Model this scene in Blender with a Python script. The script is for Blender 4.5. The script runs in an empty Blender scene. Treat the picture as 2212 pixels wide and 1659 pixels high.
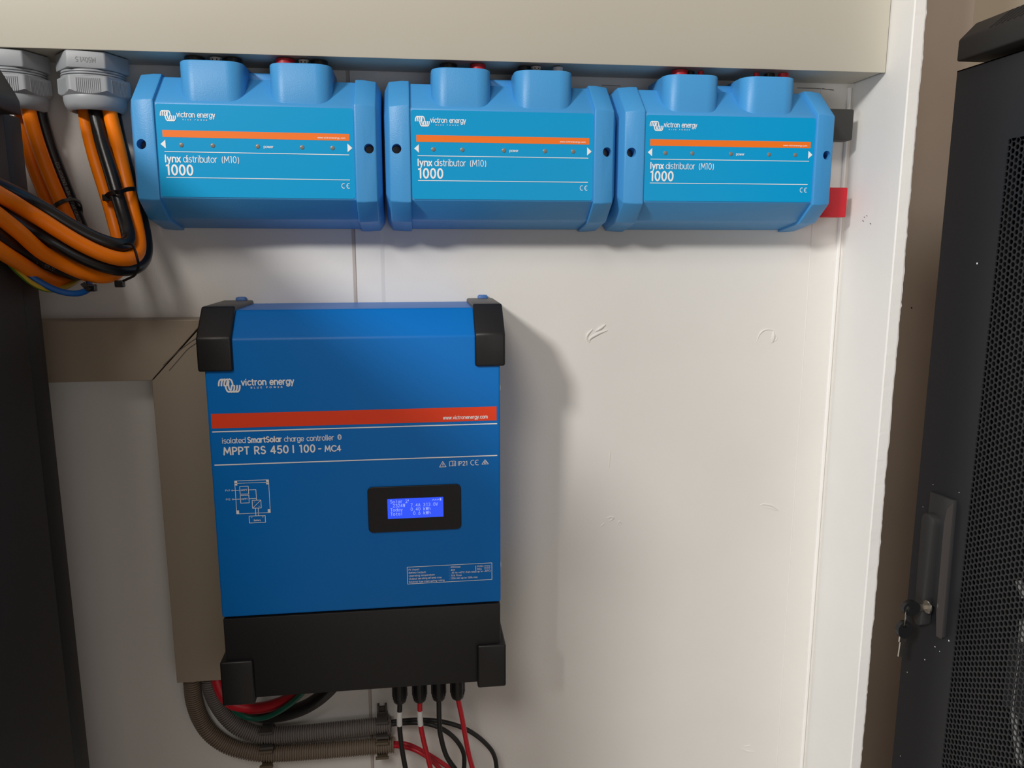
import bpy, bmesh, math, random
from mathutils import Vector, Matrix
random.seed(7)
S = bpy.context.scene
COL = S.collection
PI = math.pi

# ---------------------------------------------------------------- camera
CAM = Vector((0.213, -0.942, 0.3975)); YAW, PITCH, ROLL, FPX = 0.1265, -0.1761, -0.0008, 1675.9
FW = Vector((math.sin(YAW)*math.cos(PITCH), math.cos(YAW)*math.cos(PITCH), math.sin(PITCH)))
R0 = Vector((math.cos(YAW), -math.sin(YAW), 0)); U0 = R0.cross(FW)
RT = R0*math.cos(ROLL)+U0*math.sin(ROLL); UP = -R0*math.sin(ROLL)+U0*math.cos(ROLL)
cd = bpy.data.cameras.new('camera'); cam = bpy.data.objects.new('camera', cd); COL.objects.link(cam)
cam.matrix_world = Matrix(((RT.x, UP.x, -FW.x, CAM.x), (RT.y, UP.y, -FW.y, CAM.y), (RT.z, UP.z, -FW.z, CAM.z), (0, 0, 0, 1)))
cd.sensor_width = 36; cd.lens = FPX*36/2212; cd.clip_start = 0.01
S.camera = cam

# ---------------------------------------------------------------- light
W = bpy.data.worlds.new('world'); S.world = W; W.use_nodes = True
W.node_tree.nodes['Background'].inputs[0].default_value = (1.0, 0.80, 0.66, 1)
W.node_tree.nodes['Background'].inputs[1].default_value = 0.235
def area(name, loc, target, size, power, color, shape='DISK', size_y=None):
    l = bpy.data.lights.new(name, 'AREA'); l.shape = shape; l.size = size; l.energy = power; l.color = color
    if size_y: l.size_y = size_y
    o = bpy.data.objects.new(name, l); COL.objects.link(o); o.location = loc
    o.rotation_euler = (Vector(target)-Vector(loc)).to_track_quat('-Z', 'Y').to_euler()
    return o
area('ceiling_lamp', (-2.15, -3.2, 2.2), (0.4, 0, 0.2), 0.50, 114, (1.0, 0.985, 0.95))
area('second_lamp', (-0.55, -2.6, 2.3), (0.35, 0, 0.2), 0.9, 30, (1.0, 0.95, 0.88))
area('cool_fill_light', (1.1, -3.0, 0.2), (0.55, 0, -0.1), 1.2, 5, (0.90, 0.96, 1.0))  # weak cool fill added low at front right to brighten the lower wall
area('doorway_light', (-2.3, -2.75, 0.15), (0.757, -0.05, 0.1), 0.9, 34, (0.95, 0.98, 1.0))
S.view_settings.view_transform = 'Standard'; S.view_settings.look = 'None'
S.view_settings.gamma = 1; S.view_settings.use_curve_mapping = False
S.view_settings.exposure = -0.08

# ---------------------------------------------------------------- helpers
def at(px, py, X=None, Y=None, Z=None):
    """point on the ray through a photo pixel at a given world plane"""
    v = FW + RT*((px-1106)/FPX) - UP*((py-829.5)/FPX)
    t = (Y-CAM.y)/v.y if Y is not None else (X-CAM.x)/v.x if X is not None else (Z-CAM.z)/v.z
    return CAM + v*t

MATS = {}
def mat(name, rgb, rough=0.5, metal=0.0, bump=0.0, bscale=300.0, emit=None, estr=1.0, spec=0.5, var=0.0, vscale=6.0, coat=0.0):
    if name in MATS: return MATS[name]
    m = bpy.data.materials.new(name); m.use_nodes = True; nt = m.node_tree
    b = nt.nodes['Principled BSDF']
    b.inputs['Base Color'].default_value = (*rgb, 1); b.inputs['Roughness'].default_value = rough
    b.inputs['Metallic'].default_value = metal; b.inputs['Specular IOR Level'].default_value = spec
    b.inputs['Coat Weight'].default_value = coat
    tc = nt.nodes.new('ShaderNodeTexCoord')
    if var > 0:
        n = nt.nodes.new('ShaderNodeTexNoise'); n.inputs['Scale'].default_value = vscale; n.inputs['Detail'].default_value = 5
        r = nt.nodes.new('ShaderNodeMapRange'); r.inputs['From Min'].default_value = .3; r.inputs['From Max'].default_value = .7
        r.inputs['To Min'].default_value = 1-var; r.inputs['To Max'].default_value = 1+var
        mx = nt.nodes.new('ShaderNodeVectorMath'); mx.operation = 'SCALE'; mx.inputs[0].default_value = rgb
        nt.links.new(tc.outputs['Object'], n.inputs['Vector']); nt.links.new(n.outputs['Fac'], r.inputs['Value'])
        nt.links.new(r.outputs['Result'], mx.inputs['Scale']); nt.links.new(mx.outputs['Vector'], b.inputs['Base Color'])
    if bump > 0:
        n = nt.nodes.new('ShaderNodeTexNoise'); n.inputs['Scale'].default_value = bscale; n.inputs['Detail'].default_value = 3
        bp = nt.nodes.new('ShaderNodeBump'); bp.inputs['Strength'].default_value = bump; bp.inputs['Distance'].default_value = 0.0006
        nt.links.new(tc.outputs['Object'], n.inputs['Vector']); nt.links.new(n.outputs['Fac'], bp.inputs['Height'])
        nt.links.new(bp.outputs['Normal'], b.inputs['Normal'])
    if emit:
        b.inputs['Emission Color'].default_value = (*emit, 1); b.inputs['Emission Strength'].default_value = estr
    MATS[name] = m; return m

def wall_mat(name, rgb):
    """roller-painted board: fine stipple, coarser skimmed patches, faint dirt"""
    m = bpy.data.materials.new(name); m.use_nodes = True; nt = m.node_tree; N = nt.nodes; L = nt.links
    b = N['Principled BSDF']; b.inputs['Roughness'].default_value = 0.62; b.inputs['Specular IOR Level'].default_value = 0.3
    tc = N.new('ShaderNodeTexCoord')
    n1 = N.new('ShaderNodeTexNoise'); n1.inputs['Scale'].default_value = 330; n1.inputs['Detail'].default_value = 4
    n2 = N.new('ShaderNodeTexNoise'); n2.inputs['Scale'].default_value = 90; n2.inputs['Detail'].default_value = 4
    n3 = N.new('ShaderNodeTexNoise'); n3.inputs['Scale'].default_value = 5; n3.inputs['Detail'].default_value = 3
    for n in (n1, n2, n3): L.new(tc.outputs['Object'], n.inputs['Vector'])
    mr = N.new('ShaderNodeMapRange'); mr.inputs['From Min'].default_value = .45; mr.inputs['From Max'].default_value = .65; mr.inputs['To Min'].default_value = .1
    L.new(n3.outputs['Fac'], mr.inputs['Value'])
    mul = N.new('ShaderNodeMath'); mul.operation = 'MULTIPLY'; L.new(n2.outputs['Fac'], mul.inputs[0]); L.new(mr.outputs['Result'], mul.inputs[1])
    add = N.new('ShaderNodeMath'); add.operation = 'MULTIPLY_ADD'; add.inputs[1].default_value = .45
    L.new(n1.outputs['Fac'], add.inputs[0]); L.new(mul.outputs['Value'], add.inputs[2])
    bp = N.new('ShaderNodeBump'); bp.inputs['Strength'].default_value = .35; bp.inputs['Distance'].default_value = .0009
    L.new(add.outputs['Value'], bp.inputs['Height']); L.new(bp.outputs['Normal'], b.inputs['Normal'])
    r = N.new('ShaderNodeMapRange'); r.inputs['From Min'].default_value = .3; r.inputs['From Max'].default_value = .7
    r.inputs['To Min'].default_value = .965; r.inputs['To Max'].default_value = 1.02; L.new(n3.outputs['Fac'], r.inputs['Value'])
    mx = N.new('ShaderNodeVectorMath'); mx.operation = 'SCALE'; mx.inputs[0].default_value = rgb
    L.new(r.outputs['Result'], mx.inputs['Scale']); L.new(mx.outputs['Vector'], b.inputs['Base Color'])
    MATS[name] = m; return m

M_WALL = wall_mat('painted_wall', (0.765, 0.745, 0.71))
M_BOARD = wall_mat('painted_board', (0.86, 0.85, 0.825))
M_ALC = mat('alcove_paint', (0.62, 0.52, 0.43), .7, bump=.2, bscale=200, var=.05)
M_FAR = mat('far_paint', (0.72, 0.64, 0.50), .7, bump=.2)
M_FLOOR = mat('floor_screed', (0.32, 0.28, 0.24), .6, var=.1)
M_DUCT = mat('beige_duct', (0.55, 0.52, 0.44), .42, bump=.06, bscale=700, var=.02, vscale=2)
M_TRUNK = mat('taupe_trunking', (0.335, 0.275, 0.205), .5, bump=.06, bscale=700, var=.02)
M_LYNX = mat('light_blue_plastic', (0.065, 0.33, 0.70), .38, bump=.22, bscale=900, spec=.35)
M_LABEL = mat('cyan_label', (0.0, 0.345, 0.70), .34, bump=.04, bscale=900, spec=.3)
M_ORANGEP = mat('orange_print', (0.95, 0.19, 0.008), .4)
M_REDP = mat('red_print', (0.88, 0.052, 0.006), .45)
M_WHITEP = mat('white_print', (0.90, 0.91, 0.93), .5)
M_LED = mat('unlit_led', (0.22, 0.205, 0.18), .3)
M_MPPT = mat('blue_enamel', (0.0, 0.175, 0.60), .42, bump=.12, bscale=1100, spec=.3)
M_BRACKET = mat('blue_bracket', (0.05, 0.16, 0.45), .5)
M_BLACK = mat('black_powder_coat', (0.0085, 0.0085, 0.010), .5, bump=.15, bscale=1100)
M_CAP = mat('black_plastic', (0.010, 0.010, 0.011), .42, bump=.15, bscale=900)
M_BEZEL = mat('black_bezel', (0.006, 0.006, 0.008), .35)
M_LCD = mat('lit_lcd', (0.02, 0.05, 0.5), .3, emit=(0.025, 0.085, 0.95), estr=0.9)
M_LCDT = mat('lcd_text', (0.4, 0.5, 0.9), .4, emit=(0.30, 0.42, 1.0), estr=0.75)
M_GLAND = mat('grey_nylon', (0.34, 0.36, 0.385), .42, bump=.05)
M_ORANGE = mat('orange_cable', (1.0, 0.225, 0.0), .38, bump=.05, bscale=500, spec=.3, var=.05, vscale=40)
M_BCABLE = mat('black_cable', (0.009, 0.009, 0.010), .3, bump=.1, bscale=400)
M_SCABLE = mat('black_solar_cable', (0.013, 0.013, 0.012), .5, bump=.1)
M_RCABLE = mat('red_cable', (0.52, 0.010, 0.022), .42, bump=.05)
M_GREEN = mat('green_cable', (0.0, 0.09, 0.055), .4)
M_BLUEC = mat('blue_cable', (0.0, 0.10, 0.40), .4)
M_YELLOW = mat('yellow_cable', (0.55, 0.36, 0.015), .4)
M_EARTHG = mat('earth_green_stripe', (0.10, 0.22, 0.01), .4)
M_TIE = mat('black_nylon_tie', (0.006, 0.006, 0.006), .35)
M_CORR = mat('grey_corrugated', (0.165, 0.145, 0.135), .55, bump=.1, bscale=300, var=.06, vscale=25)
M_CORR2 = mat('dusty_brown_corrugated', (0.20, 0.155, 0.115), .55, bump=.1, bscale=300, var=.08, vscale=25)
M_CLIP = mat('dark_clip', (0.075, 0.068, 0.062), .55)
M_CLIP2 = mat('brown_clip', (0.135, 0.105, 0.07), .55)
M_SLEEVE = mat('white_sleeve', (0.72, 0.71, 0.70), .5)
M_FERR = mat('white_cable_mark', (0.62, 0.57, 0.52), .5)
M_RACK = mat('rack_powder_coat', (0.017, 0.018, 0.021), .45, bump=.15, bscale=900)
M_RACKL = mat('grey_powder_coat', (0.026, 0.026, 0.027), .55, bump=.12, bscale=900)
M_RACKC = mat('rack_cap_plastic', (0.019, 0.0185, 0.018), .5, bump=.2, bscale=900)
M_INT = mat('rack_interior', (0.004, 0.004, 0.004), .7)
M_HANDLE = mat('handle_plastic', (0.032, 0.032, 0.033), .42, bump=.1, bscale=800)
M_STEEL = mat('nickel_steel', (0.62, 0.59, 0.53), .28, metal=1.0)
M_SCREW = mat('dark_screw', (0.09, 0.09, 0.09), .35, metal=.8)
M_WSCREW = mat('white_screw', (0.75, 0.73, 0.69), .4)
M_DARK = mat('dark_gap', (0.004, 0.004, 0.004), .8)
M_PENCIL = mat('pencil', (0.13, 0.11, 0.10), .7)
M_RBLOCK = mat('red_insulator', (0.60, 0.006, 0.018), .4)
M_BBLOCK = mat('black_insulator', (0.030, 0.029, 0.027), .5)
M_PALE = mat('pale_cable', (0.5, 0.5, 0.48), .35)

def link(o, parent=None):
    COL.objects.link(o)
    if parent is not None: o.parent = parent
    return o
def origin(parent):
    while parent is not None and parent.parent is not None: parent = parent.parent
    return parent.location.copy() if parent is not None else None
def obj(name, vf, m, parent=None, smooth=False, auto=True, local=False):
    """vf = bmesh or (verts, faces) in world coordinates -> ONE mesh object"""
    me = bpy.data.meshes.new(name)
    if isinstance(vf, bmesh.types.BMesh):
        vf.normal_update(); vf.to_mesh(me); vf.free()
    else:
        me.from_pydata([tuple(v) for v in vf[0]], [], vf[1]); me.update()
    if local: off = Vector((0, 0, 0)); loc = Vector((0, 0, 0))
    elif parent is None:
        n = len(me.vertices); xs = [v.co for v in me.vertices]
        lo = [min(c[i] for c in xs) for i in range(3)]; hi = [max(c[i] for c in xs) for i in range(3)]
        loc = Vector(((lo[0]+hi[0])/2, (lo[1]+hi[1])/2, lo[2])); off = loc
    else: off = origin(parent); loc = Vector((0, 0, 0))
    me.transform(Matrix.Translation(-off))
    me.materials.append(m)
    if smooth:
        me.shade_smooth()
        if auto: me.set_sharp_from_angle(angle=math.radians(35))
    o = bpy.data.objects.new(name, me); o.location = loc
    return link(o, parent)
def tag(o, label=None, cat=None, group=None, kind=None):
    for k, v in (('label', label), ('category', cat), ('group', group), ('kind', kind)):
        if v: o[k] = v
    return o
def thing(name, loc, label, cat, group=None):
    o = bpy.data.objects.new(name, None); o.empty_display_size = .02; o.location = loc; COL.objects.link(o)
    return tag(o, label, cat, group)
def copy_tree(o, parent=None):
    c = o.copy(); COL.objects.link(c)
    if parent is not None: c.parent = parent; c.matrix_parent_inverse = o.matrix_parent_inverse.copy()
    for ch in list(o.children): copy_tree(ch, c)
    return c
def B(): return bmesh.new()
def box(bm, x0, x1, y0, y1, z0, z1, bev=0, seg=2):
    g = bmesh.ops.create_cube(bm, size=1.0); vs = g['verts']
    for v in vs:
        v.co = Vector(((x0+x1)/2+v.co.x*(x1-x0), (y0+y1)/2+v.co.y*(y1-y0), (z0+z1)/2+v.co.z*(z1-z0)))
    if bev:
        es = list({e for v in vs for e in v.link_edges})
        bmesh.ops.bevel(bm, geom=es, offset=bev, segments=seg, profile=.5, affect='EDGES')
    return bm
def prism(bm, poly, fn, a, b, bev=0, seg=2):
    """extrude 2D poly between a and b; fn(p, t) -> xyz"""
    A = [bm.verts.new(fn(p, a)) for p in poly]; C_ = [bm.verts.new(fn(p, b)) for p in poly]
    n = len(poly); fs = [bm.faces.new(A[::-1]), bm.faces.new(C_)]
    for i in range(n): fs.append(bm.faces.new((A[i], A[(i+1) % n], C_[(i+1) % n], C_[i])))
    bmesh.ops.recalc_face_normals(bm, faces=fs)
    if bev:
        es = list({e for f in fs for e in f.edges})
        bmesh.ops.bevel(bm, geom=es, offset=bev, segments=seg, profile=.5, affect='EDGES')
    return bm
YZ = lambda p, t: (t, p[0], p[1])      # profile in Y-Z, extruded along X
XZ = lambda p, t: (p[0], t, p[1])      # outline in X-Z, extruded along Y
XY = lambda p, t: (p[0], p[1], t)      # plan in X-Y, extruded along Z
def loft(bm, rings, cap=True, closed=False):
    R = [[bm.verts.new(p) for p in r] for r in rings]; n = len(R[0]); fs = []
    for i in range(len(R)-(0 if closed else 1)):
        a, b = R[i], R[(i+1) % len(R)]
        for j in range(n): fs.append(bm.faces.new((a[j], a[(j+1) % n], b[(j+1) % n], b[j])))
    if cap and not closed: fs += [bm.faces.new(R[0][::-1]), bm.faces.new(R[-1])]
    bmesh.ops.recalc_face_normals(bm, faces=fs); return bm
def catmull(P, per=10):
    P = [Vector(p) for p in P]; out = []
    Q = [P[0]*2-P[1]]+P+[P[-1]*2-P[-2]]
    for i in range(1, len(Q)-2):
        p0, p1, p2, p3 = Q[i-1:i+3]
        for k in range(per):
            t = k/per
            out.append(.5*((2*p1)+(p2-p0)*t+(2*p0-5*p1+4*p2-p3)*t*t+(3*p1-p0-3*p2+p3)*t**3))
    out.append(P[-1]); return out
def resample(P, step):
    out = [P[0]]; acc = 0
    for a, b in zip(P, P[1:]):
        L = (b-a).length
        if L < 1e-9: continue
        while acc+L >= step*len(out):
            t = (step*len(out)-acc)/L; out.append(a.lerp(b, t))
        acc += L
    return out
def frames(P):
    T = [(P[min(i+1, len(P)-1)]-P[max(i-1, 0)]).normalized() for i in range(len(P))]
    n = Vector((0, -1, 0)); n = (n-T[0]*n.dot(T[0])).normalized(); out = []
    for t in T:
        n = (n-t*n.dot(t)).normalized(); out.append((t, n, t.cross(n)))
    return out
def tube(bm, P, r, seg=16, cap=True):
    F = frames(P); rings = []
    for i, (p, (t, n, b)) in enumerate(zip(P, F)):
        rr = r(i) if callable(r) else r
        rings.append([p+(n*math.cos(a)+b*math.sin(a))*rr for a in [2*PI*k/seg for k in range(seg)]])
    return loft(bm, rings, cap)
def cyl(bm, c, r0, r1, h, axis, seg=24):
    """tapered cylinder from c along axis"""
    a = Vector(axis).normalized(); u = a.orthogonal().normalized(); v = a.cross(u); c = Vector(c)
    ring = lambda q, r: [q+(u*math.cos(2*PI*k/seg)+v*math.sin(2*PI*k/seg))*r for k in range(seg)]
    return loft(bm, [ring(c, r0), ring(c+a*h, r1)])
def lathe(bm, c, prof, axis=(0, 0, 1), seg=32):
    a = Vector(axis).normalized(); u = a.orthogonal().normalized(); v = a.cross(u); c = Vector(c)
    rings = [[c+a*h+(u*math.cos(2*PI*k/seg)+v*math.sin(2*PI*k/seg))*r for k in range(seg)] for r, h in prof]
    return loft(bm, rings)
def rrect(x0, x1, z0, z1, r, n=6):
    out = []
    for cx, cz, a0 in ((x1-r, z1-r, 0), (x0+r, z1-r, 90), (x0+r, z0+r, 180), (x1-r, z0+r, 270)):
        for k in range(n+1):
            a = math.radians(a0+90*k/n); out.append((cx+r*math.cos(a), cz+r*math.sin(a)))
    return out
def boolean(o, cutter_bm):
    me = bpy.data.meshes.new('cut'); cutter_bm.normal_update(); cutter_bm.to_mesh(me); cutter_bm.free()
    c = bpy.data.objects.new('cut', me); COL.objects.link(c); c.matrix_world = Matrix.Identity(4)
    md = o.modifiers.new('b', 'BOOLEAN'); md.operation = 'DIFFERENCE'; md.object = c; md.solver = 'EXACT'
    bpy.context.view_layer.update()
    dg = bpy.context.evaluated_depsgraph_get()
    new = bpy.data.meshes.new_from_object(o.evaluated_get(dg)); o.modifiers.clear(); old = o.data; o.data = new; new.name = old.name
    bpy.data.objects.remove(c); return o

# ---------------------------------------------------------------- lettering (rounded stroke font)
def arc(cx, cy, rx, ry, a0, a1, n=12):
    return [(cx+rx*math.cos(math.radians(a0+(a1-a0)*k/n)), cy+ry*math.sin(math.radians(a0+(a1-a0)*k/n))) for k in range(n+1)]
X_ = .70; bw = .30; bh = .35
def bowl(cx=bw): return arc(cx, bh, bw, bh, 0, 360, 20)
G = {}
def g(ch, adv, *strokes): G[ch] = (adv, [list(s) for s in strokes])
g(' ', .38)
g('a', .62, bowl(), [(.6, X_), (.6, 0)])
g('b', .62, bowl(.32), [(.02, 1), (.02, 0)])
g('c', .54, arc(bw, bh, bw, bh, 48, 312, 14))
g('d', .62, bowl(), [(.6, 1), (.6, 0)])
g('e', .60, [(.02, .36)]+[(.58, .36)]+arc(bw, bh, bw-.01, bh, 2, 318, 18))
g('f', .36, arc(.32, .78, .18, .22, 90, 180, 6)+[(.14, 0)], [(0, X_-.02), (.32, X_-.02)])
g('g', .62, bowl(), [(.6, X_), (.6, .0)]+arc(.3, -.02, .3, .27, 0, -150, 10))
g('h', .60, [(.02, 1), (.02, 0)], [(.02, .4)]+arc(.29, .42, .27, .28, 180, 0, 10)+[(.56, 0)])
g('i', .16, [(.04, X_), (.04, 0)], [(.04, .96), (.04, .98)])
g('j', .2, [(.1, X_), (.1, -.1)]+arc(-.05, -.1, .15, .16, 0, -90, 5), [(.1, .96), (.1, .98)])
g('k', .54, [(.02, 1), (.02, 0)], [(.44, X_), (.06, .34), (.48, 0)])
g('l', .16, [(.04, 1), (.04, 0)])
g('m', .92, [(.02, X_), (.02, 0)], [(.02, .42)]+arc(.235, .46, .215, .24, 180, 0, 8)+[(.45, 0)], [(.45, .42)]+arc(.665, .46, .215, .24, 180, 0, 8)+[(.88, 0)])
g('n', .60, [(.02, X_), (.02, 0)], [(.02, .4)]+arc(.29, .42, .27, .28, 180, 0, 10)+[(.56, 0)])
g('o', .62, bowl())
g('p', .62, bowl(.32), [(.02, X_), (.02, -.27)])
g('q', .62, bowl(), [(.6, X_), (.6, -.27)])
g('r', .38, [(.02, X_), (.02, 0)], [(.02, .36)]+arc(.32, .40, .30, .30, 180, 90, 6))
g('s', .46, arc(.22, .525, .19, .175, 40, 270, 10)+arc(.22, .175, .2, .175, 90, -140, 10))
g('t', .38, [(.14, .92), (.14, .16)]+arc(.3, .16, .16, .16, 180, 270, 5), [(0, X_-.02), (.32, X_-.02)])
g('u', .60, [(.02, X_), (.02, .28)]+arc(.29, .28, .27, .28, 180, 360, 10)+[(.56, X_)], [(.56, .3), (.56, 0)])
g('v', .54, [(0, X_), (.25, 0), (.5, X_)])
g('w', .80, [(0, X_), (.19, 0), (.38, X_), (.57, 0), (.76, X_)])
g('x', .52, [(0, X_), (.46, 0)], [(.46, X_), (0, 0)])
g('y', .54, [(0, X_), (.26, .02)], [(.5, X_), (.16, -.27)])
g('z', .50, [(.02, X_), (.44, X_), (.02, 0), (.46, 0)])
g('A', .74, [(0, 0), (.34, 1), (.68, 0)], [(.12, .33), (.56, .33)])
g('B', .64, [(.3, .53), (.02, .53), (.02, 1), (.3, 1)]+arc(.3, .765, .22, .235, 90, -90, 8), [(.02, .53), (.02, 0), (.32, 0)]+arc(.32, .265, .25, .265, -90, 90, 8))
g('C', .80, arc(.46, .5, .46, .5, 45, 315, 16))
g('D', .76, [(.02, 0), (.02, 1), (.25, 1)]+arc(.25, .5, .45, .5, 90, -90, 12)+[(.02, 0)])
g('E', .56, [(.48, 1), (.02, 1), (.02, 0), (.48, 0)], [(.02, .52), (.42, .52)])
g('F', .52, [(.46, 1), (.02, 1), (.02, 0)], [(.02, .5), (.4, .5)])
g('G', .86, arc(.46, .5, .46, .5, 45, 330, 16)+[(.88, .45), (.55, .45)])
g('H', .70, [(.02, 1), (.02, 0)], [(.62, 1), (.62, 0)], [(.02, .52), (.62, .52)])
g('I', .16, [(.04, 1), (.04, 0)])
g('J', .46, [(.38, 1), (.38, .2)]+arc(.18, .2, .2, .2, 0, -170, 8))
g('K', .64, [(.02, 1), (.02, 0)], [(.54, 1), (.06, .45), (.58, 0)])
g('L', .50, [(.02, 1), (.02, 0), (.44, 0)])
g('M', .92, [(0, 0), (.1, 1), (.43, .25), (.76, 1), (.86, 0)])
g('N', .74, [(.02, 0), (.02, 1), (.64, 0), (.64, 1)])
g('O', .98, arc(.46, .5, .46, .5, 0, 360, 24))
g('P', .60, [(.02, 0), (.02, 1), (.28, 1)]+arc(.28, .735, .26, .265, 90, -90, 9)+[(.02, .47)])
g('Q', .98, arc(.46, .5, .46, .5, 0, 360, 24), [(.6, .25), (.9, 0)])
g('R', .64, [(.02, 0), (.02, 1), (.28, 1)]+arc(.28, .735, .26, .265, 90, -90, 9)+[(.02, .47)], [(.24, .47), (.56, 0)])
g('S', .60, arc(.28, .755, .25, .245, 35, 270, 10)+arc(.28, .255, .27, .255, 90, -145, 10))
g('T', .60, [(0, 1), (.54, 1)], [(.27, 1), (.27, 0)])
g('U', .72, [(.02, 1), (.02, .32)]+arc(.33, .32, .31, .32, 180, 360, 10)+[(.64, 1)])
g('V', .70, [(0, 1), (.32, 0), (.64, 1)])
g('W', 1.02, [(0, 1), (.24, 0), (.48, 1), (.72, 0), (.96, 1)])
g('X', .66, [(0, 1), (.6, 0)], [(.6, 1), (0, 0)])
g('Y', .62, [(0, 1), (.28, .48), (.56, 1)], [(.28, .48), (.28, 0)])
g('0', .68, arc(.30, .5, .28, .5, 0, 360, 22))
g('1', .40, [(.02, .95), (.22, 1), (.22, 0)])
g('2', .62, arc(.27, .73, .25, .27, 160, -30, 10)+[(.03, 0), (.55, 0)])
g('3', .60, arc(.26, .76, .23, .24, 150, -80, 10), arc(.26, .26, .26, .27, 85, -150, 11))
g('4', .66, [(.42, 0), (.42, 1), (0, .27), (.58, .27)])
g('5', .62, [(.5, 1), (.1, 1), (.06, .56)]+arc(.27, .31, .27, .31, 130, -140, 12))
g('6', .62, [(.42, 1), (.08, .5)], arc(.28, .3, .26, .3, 0, 360, 18))
g('7', .56, [(0, 1), (.5, 1), (.16, 0)])
g('8', .62, arc(.28, .76, .22, .24, 0, 360, 16), arc(.28, .26, .27, .26, 0, 360, 16))
g('9', .62, [(.14, 0), (.5, .55)], arc(.28, .7, .26, .3, 0, 360, 18))
g('.', .2, [(.06, .02), (.06, .03)])
g(',', .2, [(.08, .04), (.04, -.12)])
g(':', .2, [(.06, .05), (.06, .06)], [(.06, .55), (.06, .56)])
g('-', .46, [(.06, .42), (.36, .42)])
g('+', .56, [(.03, .42), (.47, .42)], [(.25, .2), (.25, .64)])
g('(', .32, arc(.34, .42, .28, .62, 125, 235, 8))
g(')', .32, arc(-.06, .42, .28, .62, 55, -55, 8))
g('|', .3, [(.1, 1), (.1, 0)])
g('%', .8, arc(.15, .8, .14, .18, 0, 360, 12), arc(.6, .2, .14, .18, 0, 360, 12), [(.62, 1), (.12, 0)])
g('@', .9, arc(.4, .4, .4, .45, 0, 330, 18), arc(.4, .4, .18, .2, 0, 360, 12))
g("'", .18, [(.06, 1), (.06, .8)])
g('°', .3, arc(.12, .88, .1, .12, 0, 360, 10))
def text(s, u, v, h, wt, width=None, gap=.13, mono=None, slant=0):
    """list of (stroke points, weight) for a line of lettering; u,v baseline start, h capital height"""
    x = 0; out = []; k = wt/h
    for ch in s:
        adv, st = G[ch]
        for sstroke in st: out.append([(x+p[0]+slant*p[1], p[1]) for p in sstroke])
        x += mono if mono else adv+gap+(k-.12)*.7*(ch != ' ')
    sx = h
    if width:
        mx = max(p[0] for q in out for p in q)-min(p[0] for q in out for p in q)+k
        sx = width/mx if mx > 0 else h
    return [([(u+p[0]*sx, v+p[1]*h) for p in q], wt) for q in out]
class Ink:
    def __init__(s): s.v = []; s.f = []; s.o = []; s.lev = 0
    def quad(s, *p): n = len(s.v); s.v += p; s.f.append(tuple(range(n, n+len(p)))); s.o += [(s.lev % 5)*.00002]*len(p)
    def disc(s, c, r, n=8): s.quad(*[(c[0]+r*math.cos(2*PI*k/n), c[1]+r*math.sin(2*PI*k/n)) for k in range(n)])
    def stroke(s, P, w):
        r = w/2; Q = [P[0]]
        for p in P[1:]:
            if math.hypot(p[0]-Q[-1][0], p[1]-Q[-1][1]) > r*.12: Q.append(p)
        if len(Q) == 1: s.lev += 1; s.disc(P[0], r, 12); return s
        closed = len(Q) > 4 and math.hypot(Q[0][0]-Q[-1][0], Q[0][1]-Q[-1][1]) < r*.3
        D = []
        for a, b in zip(Q, Q[1:]):
            dx, dy = b[0]-a[0], b[1]-a[1]; L = math.hypot(dx, dy); D.append((dx/L, dy/L))
        # cut at sharp corners
        cuts = [i for i in range(1, len(D)) if D[i][0]*D[i-1][0]+D[i][1]*D[i-1][1] < .45]
        parts = []; a = 0
        for c in cuts+[len(D)]: parts.append((a, c)); a = c
        for a, c in parts:
            s.lev += 1
            pts = Q[a:c+1]; d = D[a:c]; Lf = []; Rg = []
            for i, p in enumerate(pts):
                if i == 0: n = (-d[0][1], d[0][0]); k = 1
                elif i == len(d): n = (-d[-1][1], d[-1][0]); k = 1
                else:
                    mx, my = d[i-1][0]+d[i][0], d[i-1][1]+d[i][1]; L = math.hypot(mx, my); n = (-my/L, mx/L); k = 1/max(.6, (n[0]*-d[i][1]+n[1]*d[i][0]))
                Lf.append((p[0]+n[0]*r*k, p[1]+n[1]*r*k)); Rg.append((p[0]-n[0]*r*k, p[1]-n[1]*r*k))
            for i in range(len(pts)-1): s.quad(Lf[i], Rg[i], Rg[i+1], Lf[i+1])
            if not (closed and len(parts) == 1):
                for p, q in ((pts[0], (-d[0][0], -d[0][1])), (pts[-1], d[-1])):
                    b = math.atan2(q[1], q[0]); s.quad(*[(p[0]+r*math.cos(b+PI*(k/6-.5)), p[1]+r*math.sin(b+PI*(k/6-.5))) for k in range(7)])
        return s
    def add(s, strokes):
        for P, w in strokes: s.stroke(P, w)
        return s
    def line(s, x0, y0, x1, y1, w): return s.stroke([(x0, y0), (x1, y1)], w)
    def rect(s, x0, x1, y0, y1): s.quad((x0, y0), (x1, y0), (x1, y1), (x0, y1)); return s
    def frame(s, x0, x1, y0, y1, w): return s.stroke([(x0, y0), (x1, y0), (x1, y1), (x0, y1), (x0, y0)], w)
    def make(s, name, fn, m, parent, local=False):
        # each stroke lies a hair above the one before, like overlapping ink, so none are coplanar
        out = []
        for p, o in zip(s.v, s.o):
            q = Vector(fn(*p))
            if o:
                e = 1e-5; n = (Vector(fn(p[0]+e, p[1]))-q).cross(Vector(fn(p[0], p[1]+e))-q)
                n.normalize()
                if n.dot(CAM-q) < 0 and parent is not None and not local: n = -n
                if local: n = Vector((0, -1, 0))
                q += n*o
            out.append(q)
        return obj(name, (out, s.f), m, parent, local=local)
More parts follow.
